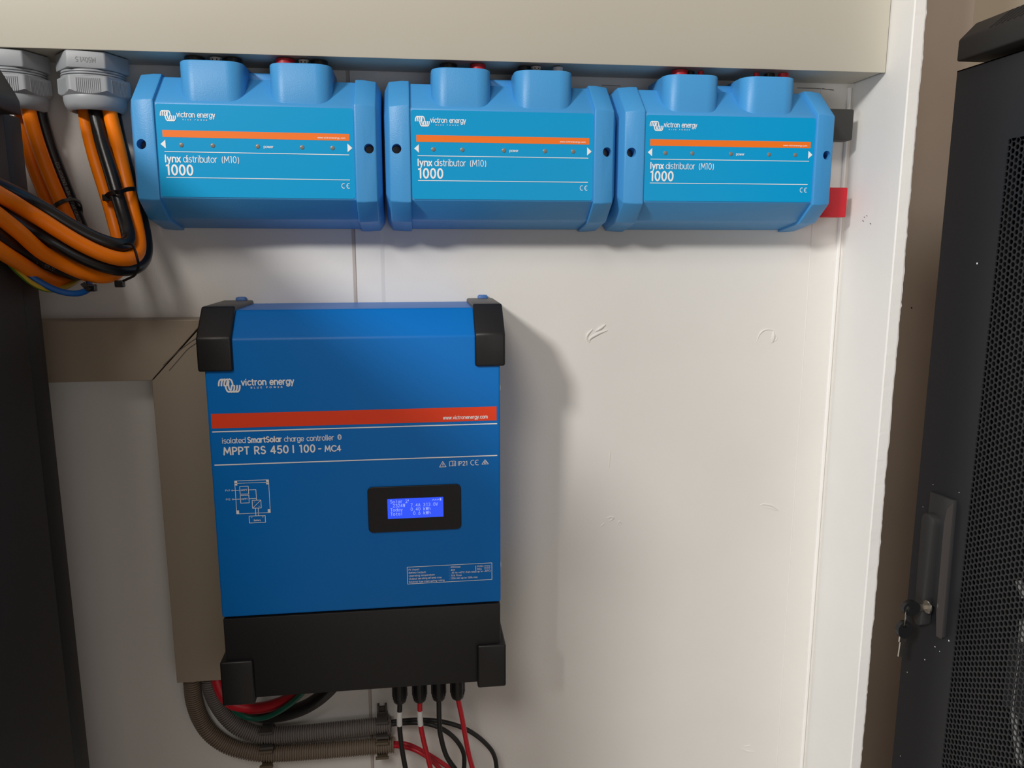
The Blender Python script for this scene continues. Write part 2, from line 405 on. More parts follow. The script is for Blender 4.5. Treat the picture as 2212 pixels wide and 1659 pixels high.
def emblem(u, v, w, h, wt):
    """interlocked coil mark made of hooked strokes; box with left/top corner u,v"""
    f = lambda P: [(u+p[0]/310*w, v-p[1]/190*h) for p in P]
    out = []
    for k in range(3):
        out.append(f([(12+37*k, 92), (14+37*k, 62), (24+37*k, 30), (40+37*k, 13), (62+37*k, 8)]))
        out.append(f([(298-37*k, 98), (296-37*k, 128), (286-37*k, 160), (270-37*k, 177), (248-37*k, 182)]))
    out.append(f([(123, 92), (127, 55), (140, 20), (163, 8), (186, 22), (199, 58), (203, 96)]))
    out.append(f([(103, 96), (108, 130), (122, 166), (146, 182), (168, 168), (182, 132), (187, 98)]))
    out.append(f([(150, 40), (143, 70), (146, 110), (156, 145)]))
    return [(P, wt) for P in out]

# ================================================================= SETTING
def struct(o): o['kind'] = 'structure'; return o
XB = 0.757      # left face of the side board
zlo, zhi = -1.3, 1.5
bm = B(); box(bm, -1.6, XB+.0005, 0, .03, zlo, zhi); wall = struct(obj('wall_back', bm, M_WALL))
YA = .25; xa = at(2103, 30, Y=YA).x
bm = B(); box(bm, XB+.0145, xa, YA, YA+.03, zlo, zhi); struct(obj('wall_alcove', bm, M_ALC))
bm = B(); box(bm, xa+.05, 4, 1.0, 1.05, zlo, zhi+.6); struct(obj('wall_far', bm, M_FAR))
bm = B(); box(bm, -1.6, 4, -3.6, 1.05, zlo-.05, zlo); struct(obj('floor', bm, M_FLOOR))
# side board, painted, with ragged front arrises
def board():
    bm = B(); N = 420; z = [-.75+1.75*k/N for k in range(N+1)]
    jit = []; a = b = 0
    for k in range(N+1):
        a = a*.6+random.gauss(0, .00022); b = b*.6+random.gauss(0, .00028)
        if random.random() < .05: b += random.uniform(.0003, .0010)
        if random.random() < .03: a -= random.uniform(.0003, .0008)
        jit.append((a, b))
    rings = []
    for zz, (a, b) in zip(z, jit):
        rings.append([(XB, -.001, zz), (XB, -.1075, zz), (XB+.0004, -.1084, zz), (XB+a*.4+.0012, -.1090+a*.3, zz), (XB+.0128+b*.4, -.1090, zz), (XB+.0145+b, -.1084, zz), (XB+.0145, -.107, zz), (XB+.0145, .02, zz), (XB+.0006, .02, zz), (XB+.0006, -.0002, zz)])
    return loft(bm, rings)
struct(obj('wall_right', board(), M_BOARD))
# corner bead
bm = B(); prism(bm, [(XB-.0088, 0), (XB-.0086, -.0022), (XB-.0070, -.0036), (XB-.0048, -.0034), (XB-.0036, -.0018), (XB-.0034, 0)], XY, -.75, .588)
struct(obj('trim_1', bm, M_BOARD, smooth=True))
# details on the back wall
def wallmark(name, strokes, m, y=-.0004, h=0):
    ik = Ink()
    for P, w in strokes: ik.stroke([(q.x, q.z) for q in [at(a, b, Y=0) for a, b in P]], w)
    return ik.make(name, lambda u, v: (u, y, v), m, wall)
def scar(P, r):
    pts = catmull([at(a, b, Y=0) for a, b in P], 6); n = len(pts)
    r *= 1.35; bm = B(); tube(bm, pts, lambda i: r*(.25+.75*math.sin(PI*(i+.3)/(n+.3))), 8)
    return obj('plaster_scar', bm, M_WALL, wall, smooth=True)
for P, r in [([(1270, 738), (1268, 725), (1280, 711)], .0012), ([(1273, 740), (1275, 731), (1292, 721), (1313, 713)], .0013), ([(1286, 716), (1297, 709), (1308, 701)], .0014),
             ([(1634, 738), (1642, 720), (1654, 712), (1672, 713)], .0009), ([(1671, 714), (1670, 728), (1668, 740)], .0018), ([(1671, 716), (1678, 731), (1670, 739)], .0006),
             ([(1641, 1091), (1652, 1089), (1668, 1093), (1682, 1103)], .0010), ([(1646, 1094), (1668, 1099), (1681, 1104)], .0005),
             ([(1310, 1120), (1318, 1117), (1325, 1119), (1316, 1126)], .0009), ([(1297, 1138), (1306, 1130)], .0006), ([(1334, 1136), (1338, 1126), (1344, 1133)], .0006),
             ([(1318, 972), (1317, 990), (1316, 1010)], .0005), ([(1600, 1616), (1612, 1622), (1630, 1624)], .0008), ([(1606, 1612), (1622, 1610)], .0005)]:
    scar(P, r)
# vertical board joint behind the equipment, filled and slightly proud
jx = .1463
bm = B(); prism(bm, [(jx+.0012, 0), (jx+.0014, -.0007), (jx+.030, -.0009), (jx+.0345, 0)], XY, -.75, .60); obj('joint_tape', bm, M_WALL, wall)
ik = Ink().rect(jx-.0028, jx+.0006, -.75, .60); ik.make('joint_groove', lambda u, v: (u, -.0003, v), mat('groove_filler', (.50, .44, .40), .7), wall)
ik = Ink().rect(jx+.0006, jx+.0013, -.75, .60); ik.make('joint_crack', lambda u, v: (u, -.0004, v), mat('crack_shadow', (.22, .19, .17), .8), wall)
bm = B(); prism(bm, [(.7135, 0), (.7145, -.0006), (.7149, 0)], XY, -.75, .588); obj('paint_ridge', bm, M_WALL, wall)
wallmark('pencil_mark', [([(1722, 190), (1760, 191), (1800, 194)], .0007), ([(1776, 191), (1801, 196)], .0004)], M_PENCIL)
wallmark('pencil_mark', [([(1186, 174), (1222, 175)], .0005), ([(1300, 184), (1340, 186)], .0006)], M_PENCIL)
# smudges on the side board
bmk = Ink()
for px, py, w in [(1866, 478, .0010), (1869, 470, .0007), (1874, 467, .0006), (1882, 484, .0009), (1969, 665, .0)]:
    if w: p = at(px, py, X=XB); bmk.stroke([(p.y, p.z), (p.y+.002, p.z+.001)], w)
p_ = bpy.data.objects['wall_right']
bmk.make('smudge', lambda u, v: (XB-.0004, u, v), M_PENCIL, p_)
bm = B(); q = at(1969, 665, Y=YA); cyl(bm, (q.x, YA-.0005, q.z), .0013, .0013, .002, (0, 1, 0), 10); obj('nail_hole', bm, M_DARK, bpy.data.objects['wall_alcove'])

# ================================================================= LARGE BEIGE DUCT ALONG THE TOP
zb, yb = .5924, -.0668
t = thing('cable_duct', (.2, 0, zb), 'long pale beige metal cable duct running across the top of the wall', 'cable duct')
bm = B(); prism(bm, [(-.0006, zb+.0004), (-.0006, .80), (-.0630, .80), (-.0630, zb+.0004)], YZ, -.75, XB-.0045, bev=.0008)
obj('duct_body', bm, M_DUCT, t)
bm = B(); prism(bm, [(-.0632, zb), (-.0632, .80), (-.0668, .80), (-.0668, zb)], YZ, -.75, XB-.0015, bev=.0009)
obj('duct_lid', bm, M_DUCT, t, smooth=True)

# ================================================================= LIGHT BLUE DISTRIBUTOR BOXES
ZC = .4928
def lynx():
    """local coords: x about label centre, y=0 wall, z about label centre height"""
    root = thing('distributor_box', (0, 0, 0), '-', 'power distributor', 'blue distributor boxes in a row')
    z = lambda a: a-ZC
    prof = [(0, z(.5720)), (-.043, z(.5720)), (-.0800, z(.5405)), (-.0800, z(.4460)), (-.0520, z(.4258)), (0, z(.4168))]
    # main hood
    bm = B(); prism(bm, prof, YZ, -.1005, .1005, bev=.0016); hood = obj('hood', bm, M_LYNX, root, smooth=True)
    # end caps: stepped out, tapering to the outer side
    def grow(d, yin=0, zin=0):
        cy, cz = -.02, z(.494)
        out = []
        for (y, zz) in prof:
            s = 1 if zz > cz else -1
            out.append((y if y == 0 else y-d+yin, zz+s*(d-zin)))
        return out
    for s in (-1, 1):
        bm = B(); g1 = grow(.0024); g2 = grow(.0024, .003, .001); g3 = grow(.0024, .016, .0095)
        R = lambda pr, x: [(s*x, p[0], p[1]) for p in pr]
        loft(bm, [R(g1, .0995), R(g1, .1015), R(g1, .1080), R(g2, .1215), R(g3, .1268)])
        es = [e for e in bm.edges if e.calc_face_angle(0) > .25]
        bmesh.ops.bevel(bm, geom=es, offset=.0011, segments=2, profile=.5, affect='EDGES')
        cap = obj('end_cap', bm, M_LYNX, root, smooth=True)
        cb = B(); cyl(cb, (s*.1140, -.06, z(.4988)), .0050, .0050, -.06, (0, 1, 0), 28); boolean(cap, cb)
        cap.data.materials.clear(); cap.data.materials.append(M_LYNX)
        bm = B(); cyl(bm, (s*.1140, -.0602, z(.4988)), .0044, .0044, -.006, (0, 1, 0), 20)
        sc = obj('screw', bm, M_SCREW, cap)
    # cable shrouds on top
    def shroud(x0, x1):
        y0, y1, r, th = -.0775, -.010, .0165, .0028
        def plan(inset):
            a, b, c, rr = x0+inset, x1-inset, y0+inset, r-inset
            P = [(a, y1)]
            P += [(a+rr+rr*math.cos(math.radians(180+90*k/8)), c+rr+rr*math.sin(math.radians(180+90*k/8))) for k in range(9)]
            P += [(b-rr+rr*math.cos(math.radians(270+90*k/8)), c+rr+rr*math.sin(math.radians(270+90*k/8))) for k in range(9)]
            return P+[(b, y1)]
        o_, i_ = plan(0), plan(th); top = z(.5828)
        R = [[(p[0], p[1], zz) for p in pl] for pl, zz in ((o_, z(.5415)), (o_, top-.0012), (plan(.0006), top-.0002), (plan(.0014), top), (plan(.0022), top-.0002), (i_, top-.001), (i_, z(.556)))]
        bm = B(); loft(bm, R, cap=True)
        return obj('cable_shroud', bm, M_LYNX, root, smooth=True)
    shroud(-.0760, -.0122); shroud(.0133, .0770)
    bm = B(); box(bm, -.0140, .0150, -.040, -.006, z(.560), z(.5795), .002); obj('bridge_rib', bm, M_LYNX, root, smooth=True)
    # front label
    zt, zbt = z(.5388), z(.4470)
    bm = B(); prism(bm, rrect(-.0985, .0985, zbt, zt, .003), XZ, -.0800, -.0804); lab = obj('front_label', bm, M_LABEL, root)
    fn = lambda u, v: (u, -.08055, v); fn2 = lambda u, v: (u, -.0807, v)
    Ink().rect(-.0930, .0940, z(.5063), z(.5132)).make('orange_stripe', fn, M_ORANGEP, lab)
    I = Ink()
    I.add(emblem(-.0942, z(.5325),   .0157, .0106, .00112))
    I.add(text('victron energy', -.0777, z(.5262), .0051, .00074, width=.0378))
    I.add(text('BLUE POWER', -.0722, z(.5232), .0010, .00022, width=.0240, gap=1.0))
    I.add(text('www.victronenergy.com', .0616, z(.5081), .0016, .00028, width=.0285))
    I.quad((-.0955, z(.4993)), (-.0905, z(.5037)), (-.0905, z(.4950))); I.quad((.0968, z(.4990)), (.0918, z(.4947)), (.0918, z(.5034)))
    I.add(text('power', .0066, z(.4974), .0026, .00042, width=.0098))
    I.line(-.0918, z(.4920), .0930, z(.4920), .0007); I.line(-.0918, z(.4664), .0930, z(.4664), .0007)
    I.add(text('lynx', -.0918, z(.4818), .0066, .00130, width=.0155))
    I.add(text('distributor', -.0741, z(.4818), .0066, .00066, width=.0336))
    I.add(text('(M10)', -.0362, z(.4818), .0064, .00066, width=.0172))
    I.add(text('1000', -.0912, z(.4692), .0094, .00180, width=.0268))
    I.stroke(arc(.0866, z(.4602), .0020, .0024, 68, 292, 10), .0006); I.stroke(arc(.0918, z(.4602), .0020, .0024, 68, 292, 10), .0006); I.line(.0899, z(.4602), .0914, z(.4602), .0006)
    I.make('lettering', fn2, M_WHITEP, lab)
    for x in (-.0753, -.0444, .0004, .0452, .0763):
        bm = B(); lathe(bm, (x, -.0802, z(.4988)), [(.0022, 0), (.0022, .0006), (.0016, .0009), (.0004, .001)], (0, -1, 0), 18); obj('indicator_lens', bm, M_LED, lab, smooth=True)
    return root
L1 = lynx()
labels = ['light blue distributor box at the left end of the row, beside the grey cable glands',
          'light blue distributor box in the middle of the row of three',
          'light blue distributor box at the right end of the row, next to the side board']
for i, (xc, dz, rot) in enumerate([(.0567, .0004, .0050), (.3135, 0, .0012), (.5690, -.0002, .0004)]):
    o = L1 if i == 0 else copy_tree(L1)
    o.location = (xc, -.0006, ZC+dz); o.rotation_euler.y = rot; tag(o, labels[i])

# cable ends dropping from the duct into the shrouds
def stub(px, py, r, m, name, label, y=-.055, zlo_=.560):
    p = at(px, py, Y=y); bm = B(); cyl(bm, (p.x, y, zlo_), r, r, zb-.0008-zlo_, (0, 0, 1), 20)
    return tag(obj(name, bm, m, smooth=True), label, 'cable', 'cable ends entering the distributor boxes')
P_ = ['first shroud on the left distributor box', 'second shroud on the left distributor box', 'first shroud on the middle distributor box', 'second shroud on the middle distributor box', 'first shroud on the right distributor box', 'second shroud on the right distributor box']
for px, py, r, m, name, col, k, dx in [
    (420, 118, .0105, M_BCABLE, 'power_cable', 'thick black', 0, ''), (466, 122, .0060, M_FERR, 'power_cable', 'pale marked', 0, ''), (503, 124, .0095, M_BCABLE, 'power_cable', 'black', 0, 'right side, '),
    (616, 127, .0100, M_RCABLE, 'power_cable', 'red', 1, ''), (656, 129, .0055, M_FERR, 'power_cable', 'white marked', 1, ''), (690, 132, .0090, M_BCABLE, 'power_cable', 'black', 1, ''),
    (968, 141, .0100, M_BCABLE, 'power_cable', 'black', 2, ''), (1032, 143, .0088, M_RCABLE, 'power_cable', 'red', 2, ''),
    (1132, 146, .0070, M_BCABLE, 'power_cable', 'black', 3, ''), (1158, 146, .0055, M_FERR, 'power_cable', 'white marked', 3, 'left side, '), (1205, 148, .0055, M_SLEEVE, 'power_cable', 'plain white', 3, ''),
    (1468, 155, .0092, M_RCABLE, 'power_cable', 'thick red', 4, ''), (1514, 158, .0034, M_RCABLE, 'power_cable', 'thin red', 4, ''), (1490, 158, .0052, M_BCABLE, 'power_cable', 'black', 4, ''),
    (1634, 161, .0034, M_RCABLE, 'power_cable', 'thin red', 5, ''), (1692, 161, .0060, M_RCABLE, 'power_cable', 'thick red', 5, ''), (1662, 161, .0062, M_BCABLE, 'power_cable', 'black', 5, '')]:
    s_ = stub(px, py, r, m, name, '%s cable in the %s%s' % (col, dx, P_[k]), y=-.050 if m != M_BCABLE else -.046)
    if col in ('pale marked', 'white marked'):
        c0 = s_.location; bm = B()
        for a in range(-3, 4):
            an = -PI/2+a*.35; zz = .0292+.002*(a % 2)
            box(bm, c0.x+(r+.0001)*math.cos(an)-.0006, c0.x+(r+.0001)*math.cos(an)+.0006, c0.y+(r+.0001)*math.sin(an)-.0004, c0.y+(r+.0001)*math.sin(an)+.0004, c0.z+zz-.003, c0.z+zz-.0015)
        obj('ink_marks', bm, M_BCABLE, s_)

# busbar insulators sticking out of the right end
bm = B(); box(bm, .684, .7405, -.034, -.014, .5219, .5578, .0022); tag(obj('busbar_cover', bm, M_BBLOCK, smooth=True), 'black busbar cover sticking out of the right end of the distributor row', 'busbar cover', 'busbar covers')
bm = B(); box(bm, .684, .7393, -.034, -.014, .4316, .4668, .0014); tag(obj('busbar_cover', bm, M_RBLOCK, smooth=True), 'red busbar cover sticking out low at the right end of the distributor row', 'busbar cover', 'busbar covers')

# ================================================================= SOLAR CHARGE CONTROLLER
WB = .3040; YF = -.126
t = thing('charge_controller', (WB/2, 0, -.0985), 'large bright blue solar charge controller with small lit screen and black lower panel', 'charge controller')
prof = [(-.0008, .0012), (-.0008, .3316), (-.0985, .3316), (YF, .3040), (YF, .0012)]
bm = B(); prism(bm, prof, YZ, 0, WB, bev=.0022, seg=3); front = obj('front_cover', bm, M_MPPT, t, smooth=True)
bm = B(); prism(bm, [(-.004, -.0962), (-.004, -.0004), (YF+.0004, -.0004), (YF+.0004, -.0962)], YZ, .0006, WB-.0006, bev=.0018)
low = obj('lower_panel', bm, M_BLACK, t, smooth=True)
def corner_top(x0, x1, name='corner_guard'):
    d = .0042
    P = [(-.004, .2715), (-.004, .3316+d), (-.0985-d*.4, .3316+d), (YF-d, .3040+d*.5), (YF-d, .2715)]
    bm = B(); prism(bm, P, YZ, x0, x1, bev=.0024, seg=3); return obj(name, bm, M_CAP, t, smooth=True)
corner_top(-.0056, .0290); corner_top(.2770, .3093)
def corner_low(x0, x1):
    d = .0042; bm = B(); P = [(-.004, -.1012), (-.004, -.020), (-.060, -.020), (YF-d+.012, -.0395), (YF-d, -.0495), (YF-d, -.1012)]
    box(bm, x0, x1, YF-d, -.06, -.1012, -.0490, .0022, 3); return obj('corner_guard', bm, M_CAP, t, smooth=True)
corner_low(-.0050, .0300); corner_low(.2765, .3093)
for a, b in ((.0095, .0215), (.2905, .3025)):
    bm = B(); box(bm, a, b, -.010, -.0008, .322, .3395, .0022); obj('hanging_tab', bm, M_BRACKET, t, smooth=True)
for pz in (.2438, .0378):
    bm = B(); lathe(bm, (WB-.0002, -.105, pz), [(.0052, 0), (.0048, .0014), (.0030, .0026), (.0006, .003)], (1, 0, 0), 20); obj('side_screw', bm, M_WSCREW, t, smooth=True)
fn = lambda u, v: (u, YF-.0003, v); fn2 = lambda u, v: (u, YF-.0005, v)
Ink().rect(.0036, .3000, .2116, .2270).make('red_stripe', fn, M_REDP, front)
I = Ink()
I.add(emblem(.0124, .2637,   .0226, .0148, .00165))
I.add(text('victron energy', .0361, .2564, .0063, .00125, width=.0532))
I.add(text('BLUE POWER', .0450, .2529, .0016, .00042, width=.0320, gap=.8))
I.add(text('www.victronenergy.com', .2424, .2143, .0037, .00062, width=.0480))
I.line(.0040, .2080, .3000, .2080, .0012); I.line(.0040, .1724, .3000, .1724, .0012)
I.add(text('isolated', .0131, .1955, .0056, .00072, width=.0235))
I.add(text('SmartSolar', .0387, .1955, .0056, .00120, width=.0348))
I.add(text('charge controller', .0758, .1954, .0056, .00072, width=.0512))
I.add(text('MPPT RS 450', .0140, .1832, .0076, .00150, width=.0665))
I.add(text('| 100', .0836, .1832, .0076, .00150, width=.0235))
I.add(text('-', .1100, .1832, .0076, .00140)); I.add(text('MC4', .1172, .1833, .0060, .00120, width=.0172))
# symbols row
x, zz = .2375, .1617
I.stroke([(x, zz), (x+.0070, zz), (x+.0035, zz+.0061), (x, zz)], .00065); I.stroke([(x+.0042, zz+.0044), (x+.0031, zz+.0029), (x+.0041, zz+.0025), (x+.0034, zz+.0010)], .0006)
x = .2483
I.stroke([(x, zz+.0058), (x+.0026, zz+.0062), (x+.0033, zz+.0057), (x+.0040, zz+.0062), (x+.0066, zz+.0058), (x+.0066, zz+.0006), (x+.0040, zz+.0010), (x+.0033, zz+.0005), (x+.0026, zz+.0010), (x, zz+.0006), (x, zz+.0058)], .0006); I.line(x+.0033, zz+.0056, x+.0033, zz+.0008, .0006)
I.line(x+.0050, zz+.0046, x+.0050, zz+.0045, .0008); I.line(x+.0050, zz+.0034, x+.0050, zz+.0018, .0009)
I.add(text('IP21', .2576, .1627, .0044, .0007, width=.0101))
I.stroke(arc(.2738, .1653, .0025, .0028, 68, 292, 10), .0007); I.stroke(arc(.2787, .1653, .0025, .0028, 68, 292, 10), .0007); I.line(.2765, .1653, .2783, .1653, .0007)
x = .2835
I.stroke([(x, zz+.0014), (x+.0072, zz+.0014), (x+.0036, zz+.0064), (x, zz+.0014)], .0006); I.stroke(arc(x+.0036, zz+.0034, .0014, .0014, 0, 360, 12), .0004); I.stroke([(x+.0028, zz+.0036), (x+.0035, zz+.0029), (x+.0047, zz+.0043)], .0005)
# wiring diagram
a, b, c, d = .0228, .0573, .1183, .1545
I.frame(a, b, c, d, .00055); I.line(a, d-.0027, b, d-.0027, .0005)
for u0, v0, hh in ((a-.0004, d-.0050, .0052), (b-.0026, d-.0050, .0052), (a-.0004, c-.0002, .0040), (b-.0026, c-.0002, .0040)): I.rect(u0, u0+.0028, v0, v0+hh)
for v0 in (.1398, .1300):
    I.frame(.0275, .0362, v0, v0+.0085, .0006); I.add(text('MPPT', .0286, v0+.0034, .0018, .0003, width=.0064)); I.line(.0205, v0+.0045, .0275, v0+.0045, .0006); I.stroke(arc(.0197, v0+.0045, .0007, .0007, 0, 360, 10), .0004)
I.add(text('PV1', .0128, .1435, .0018, .00026, width=.0045)); I.add(text('PV2', .0128, .1337, .0018, .00026, width=.0045))
I.stroke([(.0362, .1442), (.0438, .1442), (.0438, .1325)], .0006); I.line(.0362, .1345, .0438, .1345, .0006)
I.frame(.0393, .0482, .1238, .1325, .0006); I.line(.0393, .1238, .0482, .1325, .0005); I.line(.0410, .1306, .0420, .1306, .0004); I.line(.0456, .1257, .0466, .1257, .0004)
I.line(.0422, .1238, .0422, .1152, .0006); I.line(.0450, .1238, .0450, .1152, .0006)
I.frame(.0352, .0517, .1076, .1152, .0006); I.add(text('Battery', .0400, .1094, .0019, .0003, width=.0070)); I.line(.0372, .1136, .0382, .1136, .0003); I.line(.0486, .1138, .0500, .1138, .0003); I.line(.0493, .1145, .0493, .1131, .0003)
# rating table
I.frame(.1999, .2938, .0289, .0486, .0006)
for k, (l, wl) in enumerate((('PV (input)', .0115), ('Battery (output)', .0188), ('Operating temperature', .0285), ('Output derating @Tamb max', .0362), ('External fuse interrupting rating', .0392))):
    I.add(text(l, .2016, .0446-.0036*k, .0019, .00028, width=wl))
for k, (l, wl) in enumerate(((': 450Vmax', .0125), (': 48V', .0065), (': -40 to +60°C (Full rated up to +40°C)', .0462), (': 70% Pmax', .0140), (': 120A min up to 150A max', .0315))):
    I.add(text(l, .2462, .0450-.0033*k, .0019, .00028, width=wl))
I.line(.2757, .0460, .2757, .0403, .0005); I.add(text('2X20A', .2770, .0446, .0017, .00028, width=.0075)); I.add(text('100A', .2770, .0412, .0017, .00028, width=.0056))
for v0 in (.0456, .0429): I.line(.2855, v0, .2920, v0, .0005); [I.line(.2856+.0024*k, v0-.0013, .2868+.0024*k, v0-.0013, .0004) for k in range(3)]
I.make('lettering', fn2, M_WHITEP, front)
# wireless emblem
I = Ink(); I.quad(*[(.1326+.0021*math.cos(2*PI*k/20), .1984+.0030*math.sin(2*PI*k/20)) for k in range(20)]); I.make('wireless_mark', fn2, M_WHITEP, front)
I = Ink(); I.stroke([(.1315, .1996), (.1336, .1975), (.1326, .1964), (.1326, .2004), (.1336, .1993), (.1315, .1972)], .00045); I.make('wireless_rune', lambda u, v: (u, YF-.0007, v), M_MPPT, front)
# display
bm = B(); prism(bm, rrect(.1597, .2602, .0908, .1420, .0050), XZ, YF+.001, YF-.0022, bev=.0005); bez = obj('display_bezel', bm, M_BEZEL, t)
bm = B(); prism(bm, rrect(.1806, .2408, .1060, .1284, .0004, 2), XZ, YF-.0018, YF-.0026); scr = obj('lit_screen', bm, M_LCD, bez)
I = Ink(); mono = .78; hh = .0034; wt = .00042; rw = .0031
def lcd(s, col, row):
    for i, ch in enumerate(s):
        if ch != ' ': I.add(text(ch, .1838+.00272*(col+i), .1237-.00465*row, hh, wt, width=None))
for s, c0, row in (('Solar', 0, 0), ('2', 6, 0), ('2324W', 1, 1), ('7.4A', 8, 1), ('313.0V', 13, 1), ('Today', 0, 2), ('0.40', 8, 2), ('kWh', 13, 2), ('Total', 0, 3), ('0.6', 9, 3), ('kWh', 13, 3)):
    w_ = {}
    for i, ch in enumerate(s):
        adv = max(p[0] for q in G[ch][1] for p in q)-min(p[0] for q in G[ch][1] for p in q); mnx = min(p[0] for q in G[ch][1] for p in q)
        cw = .0019; sc_ = min(cw/adv, hh) if adv > .05 else hh
        for q in G[ch][1]:
            I.stroke([(.1838+.00272*(c0+i)+(p[0]-mnx)*sc_+(cw-adv*sc_)/2, .1237-.00465*row+p[1]*hh) for p in q], wt)
I.line(.2032, .1270, .2032, .1255, .0005)
for k in range(3): I.stroke([(.2290+.0026*k, .1250), (.2300+.0026*k, .1266), (.2308+.0026*k, .1252)], .0004)
I.rect(.2370, .2386, .1246, .1270); I.rect(.2375, .2381, .1270, .1275)
I.make('screen_text', lambda u, v: (u, YF-.0028, v), M_LCDT, scr)
# four plug connectors under the controller
zb0 = -.0960
conn = []
for k, px in enumerate((863, 907, 949, 991)):
    x = [.1858, .2101, .2335, .2568][k]
    bm = B(); lathe(bm, (x, -.060, zb0+.001), [(.0082, 0), (.0082, -.030), (.0088, -.0305), (.0088, -.046), (.0086, -.054), (.0074, -.0588), (.0058, -.0604), (.0030, -.0606)], (0, 0, 1), 28)
    c = obj('cable_gland', bm, M_CAP, t, smooth=True); conn.append(c)
    bm = B()
    for a in range(0, 360, 40):
        ca, sa = math.cos(math.radians(a+10)), math.sin(math.radians(a+10)); cx, cy = x+.0086*ca, -.060+.0086*sa
        cyl(bm, (cx, cy, zb0-.052), .0009, .0009, .018, (0, 0, 1), 8)
    obj('grip_ribs', bm, M_CAP, c, smooth=True)
gz = zb0-.0585
# ================================================================= CABLES UNDER THE CONTROLLER
def stiff(P, n=10):
    P = resample(P, .003)
    for _ in range(n): P = [P[0]]+[(P[k-1]+P[k]*2+P[k+1])/4 for k in range(1, len(P)-1)]+[P[-1]]
    return P
def cable(name, pts, r, m, label, cat='cable', group=None, seg=16, per=10):
    P = catmull([at(*p[:2], Y=p[2]) if len(p) == 3 else Vector(p[:3]) for p in pts], per)
    if r > .005:                                     # stiff cables: relax the path
        P = stiff(P)
    bm = B(); tube(bm, P, r, seg); o = obj(name, bm, m, smooth=True); tag(o, label, cat, group); o['_'] = 0; del o['_']
    return o, P
SC = 'thin solar cables under the charge controller'
rs = .0031
def W3(x, y, z): return (x, y, z, 0)
sol = [
 ('solar_cable', [W3(.1858, -.060, gz), (863, 1560, -.060), (866, 1600, -.060), (874, 1650, -.060), (890, 1720, -.060)], M_SCABLE, 'thin black cable with a white sleeve hanging from the first gland under the controller'),
 ('solar_cable', [W3(.2101, -.060, gz), (908, 1560, -.060), (914, 1595, -.060), (925, 1640, -.060), (945, 1720, -.060)], M_RCABLE, 'thin red cable with a white sleeve hanging from the second gland under the controller'),
 ('solar_cable', [W3(.2335, -.060, gz), (949, 1560, -.060), (952, 1590, -.060), (964, 1632, -.060), (985, 1664, -.060), (1010, 1700, -.055)], M_SCABLE, 'thin black cable hanging from the third gland under the controller'),
 ('solar_cable', [W3(.2568, -.060, gz), (998, 1550, -.060), (1005, 1590, -.060), (1014, 1635, -.060), (1030, 1690, -.060)], M_RCABLE, 'thin red cable hanging from the fourth, rightmost gland under the controller'),
 ('solar_cable', [(815, 1564, -.0115), (850, 1559, -.0125), (905, 1555, -.020), (960, 1560, -.022), (1010, 1577, -.024), (1050, 1607, -.026), (1070, 1640, -.026), (1074, 1700, -.028)], M_SCABLE, 'thin black cable looping widest right from the upper corrugated conduit'),
 ('solar_cable', [(815, 1567, -.0165), (850, 1564, -.0185), (900, 1561, -.026), (940, 1568, -.032), (975, 1588, -.034), (998, 1618, -.036), (1003, 1650, -.036), (996, 1710, -.038)], M_SCABLE, 'thin black cable in the tighter loop from the upper corrugated conduit'),
 ('solar_cable', [(815, 1609, -.0115), (850, 1606, -.0125), (880, 1608, -.020), (915, 1624, -.022), (950, 1645, -.024), (1000, 1680, -.026)], M_RCABLE, 'thin red cable leaving the lower conduit, upper of two'),
 ('solar_cable', [(815, 1613, -.0165), (850, 1611, -.0180), (885, 1616, -.027), (915, 1630, -.034), (945, 1655, -.036), (975, 1700, -.038)], M_RCABLE, 'thin red cable leaving the lower conduit, lower of two')]
for i, (n, pts, m, lb) in enumerate(sol):
    o, P = cable(n, pts, rs if i < 4 else rs*.95, m, lb, group=SC)
    if i < 2:
        zt = at(863, 1535 if i == 0 else 1537, Y=-.06).z; zl = at(863, 1568 if i == 0 else 1571, Y=-.06).z
        Q = [p for p in resample(P, .001) if zl <= p.z <= zt]
        bm = B(); tube(bm, Q, rs+.0004, 18); obj('white_sleeve', bm, M_SLEEVE, o, smooth=True)
# corrugated conduits
def conduit(pts, r, m, label, per_len=.0030):
    P = resample(catmull([at(*p[:2], Y=p[2]) for p in pts], 14), per_len/6)
    pr = [.98, 1.0, 1.0, .98, .83, .83]
    bm = B(); tube(bm, P, lambda i: r*pr[i % 6], 20); return tag(obj('corrugated_conduit', bm, m, smooth=True), label, 'conduit', 'corrugated conduits'), P
yc = -.0135
conduit([(412, 1420, -.018), (415, 1470, -.018), (419, 1510, -.016), (432, 1550, yc), (455, 1584, yc), (490, 1609, yc), (530, 1622, yc), (580, 1628, yc), (660, 1624, yc), (760, 1616, yc), (851, 1608, yc)], .0104, M_CORR2, 'dusty brown corrugated conduit, the outer and lower of two curving out of the trunking')
conduit([(450, 1420, -.018), (453, 1470, -.018), (463, 1505, -.016), (482, 1538, yc), (510, 1567, yc), (545, 1583, yc), (580, 1588, yc), (660, 1583, yc), (760, 1573, yc), (846, 1564, yc)], .0104, M_CORR, 'grey corrugated conduit, the inner and upper of two curving out of the trunking')
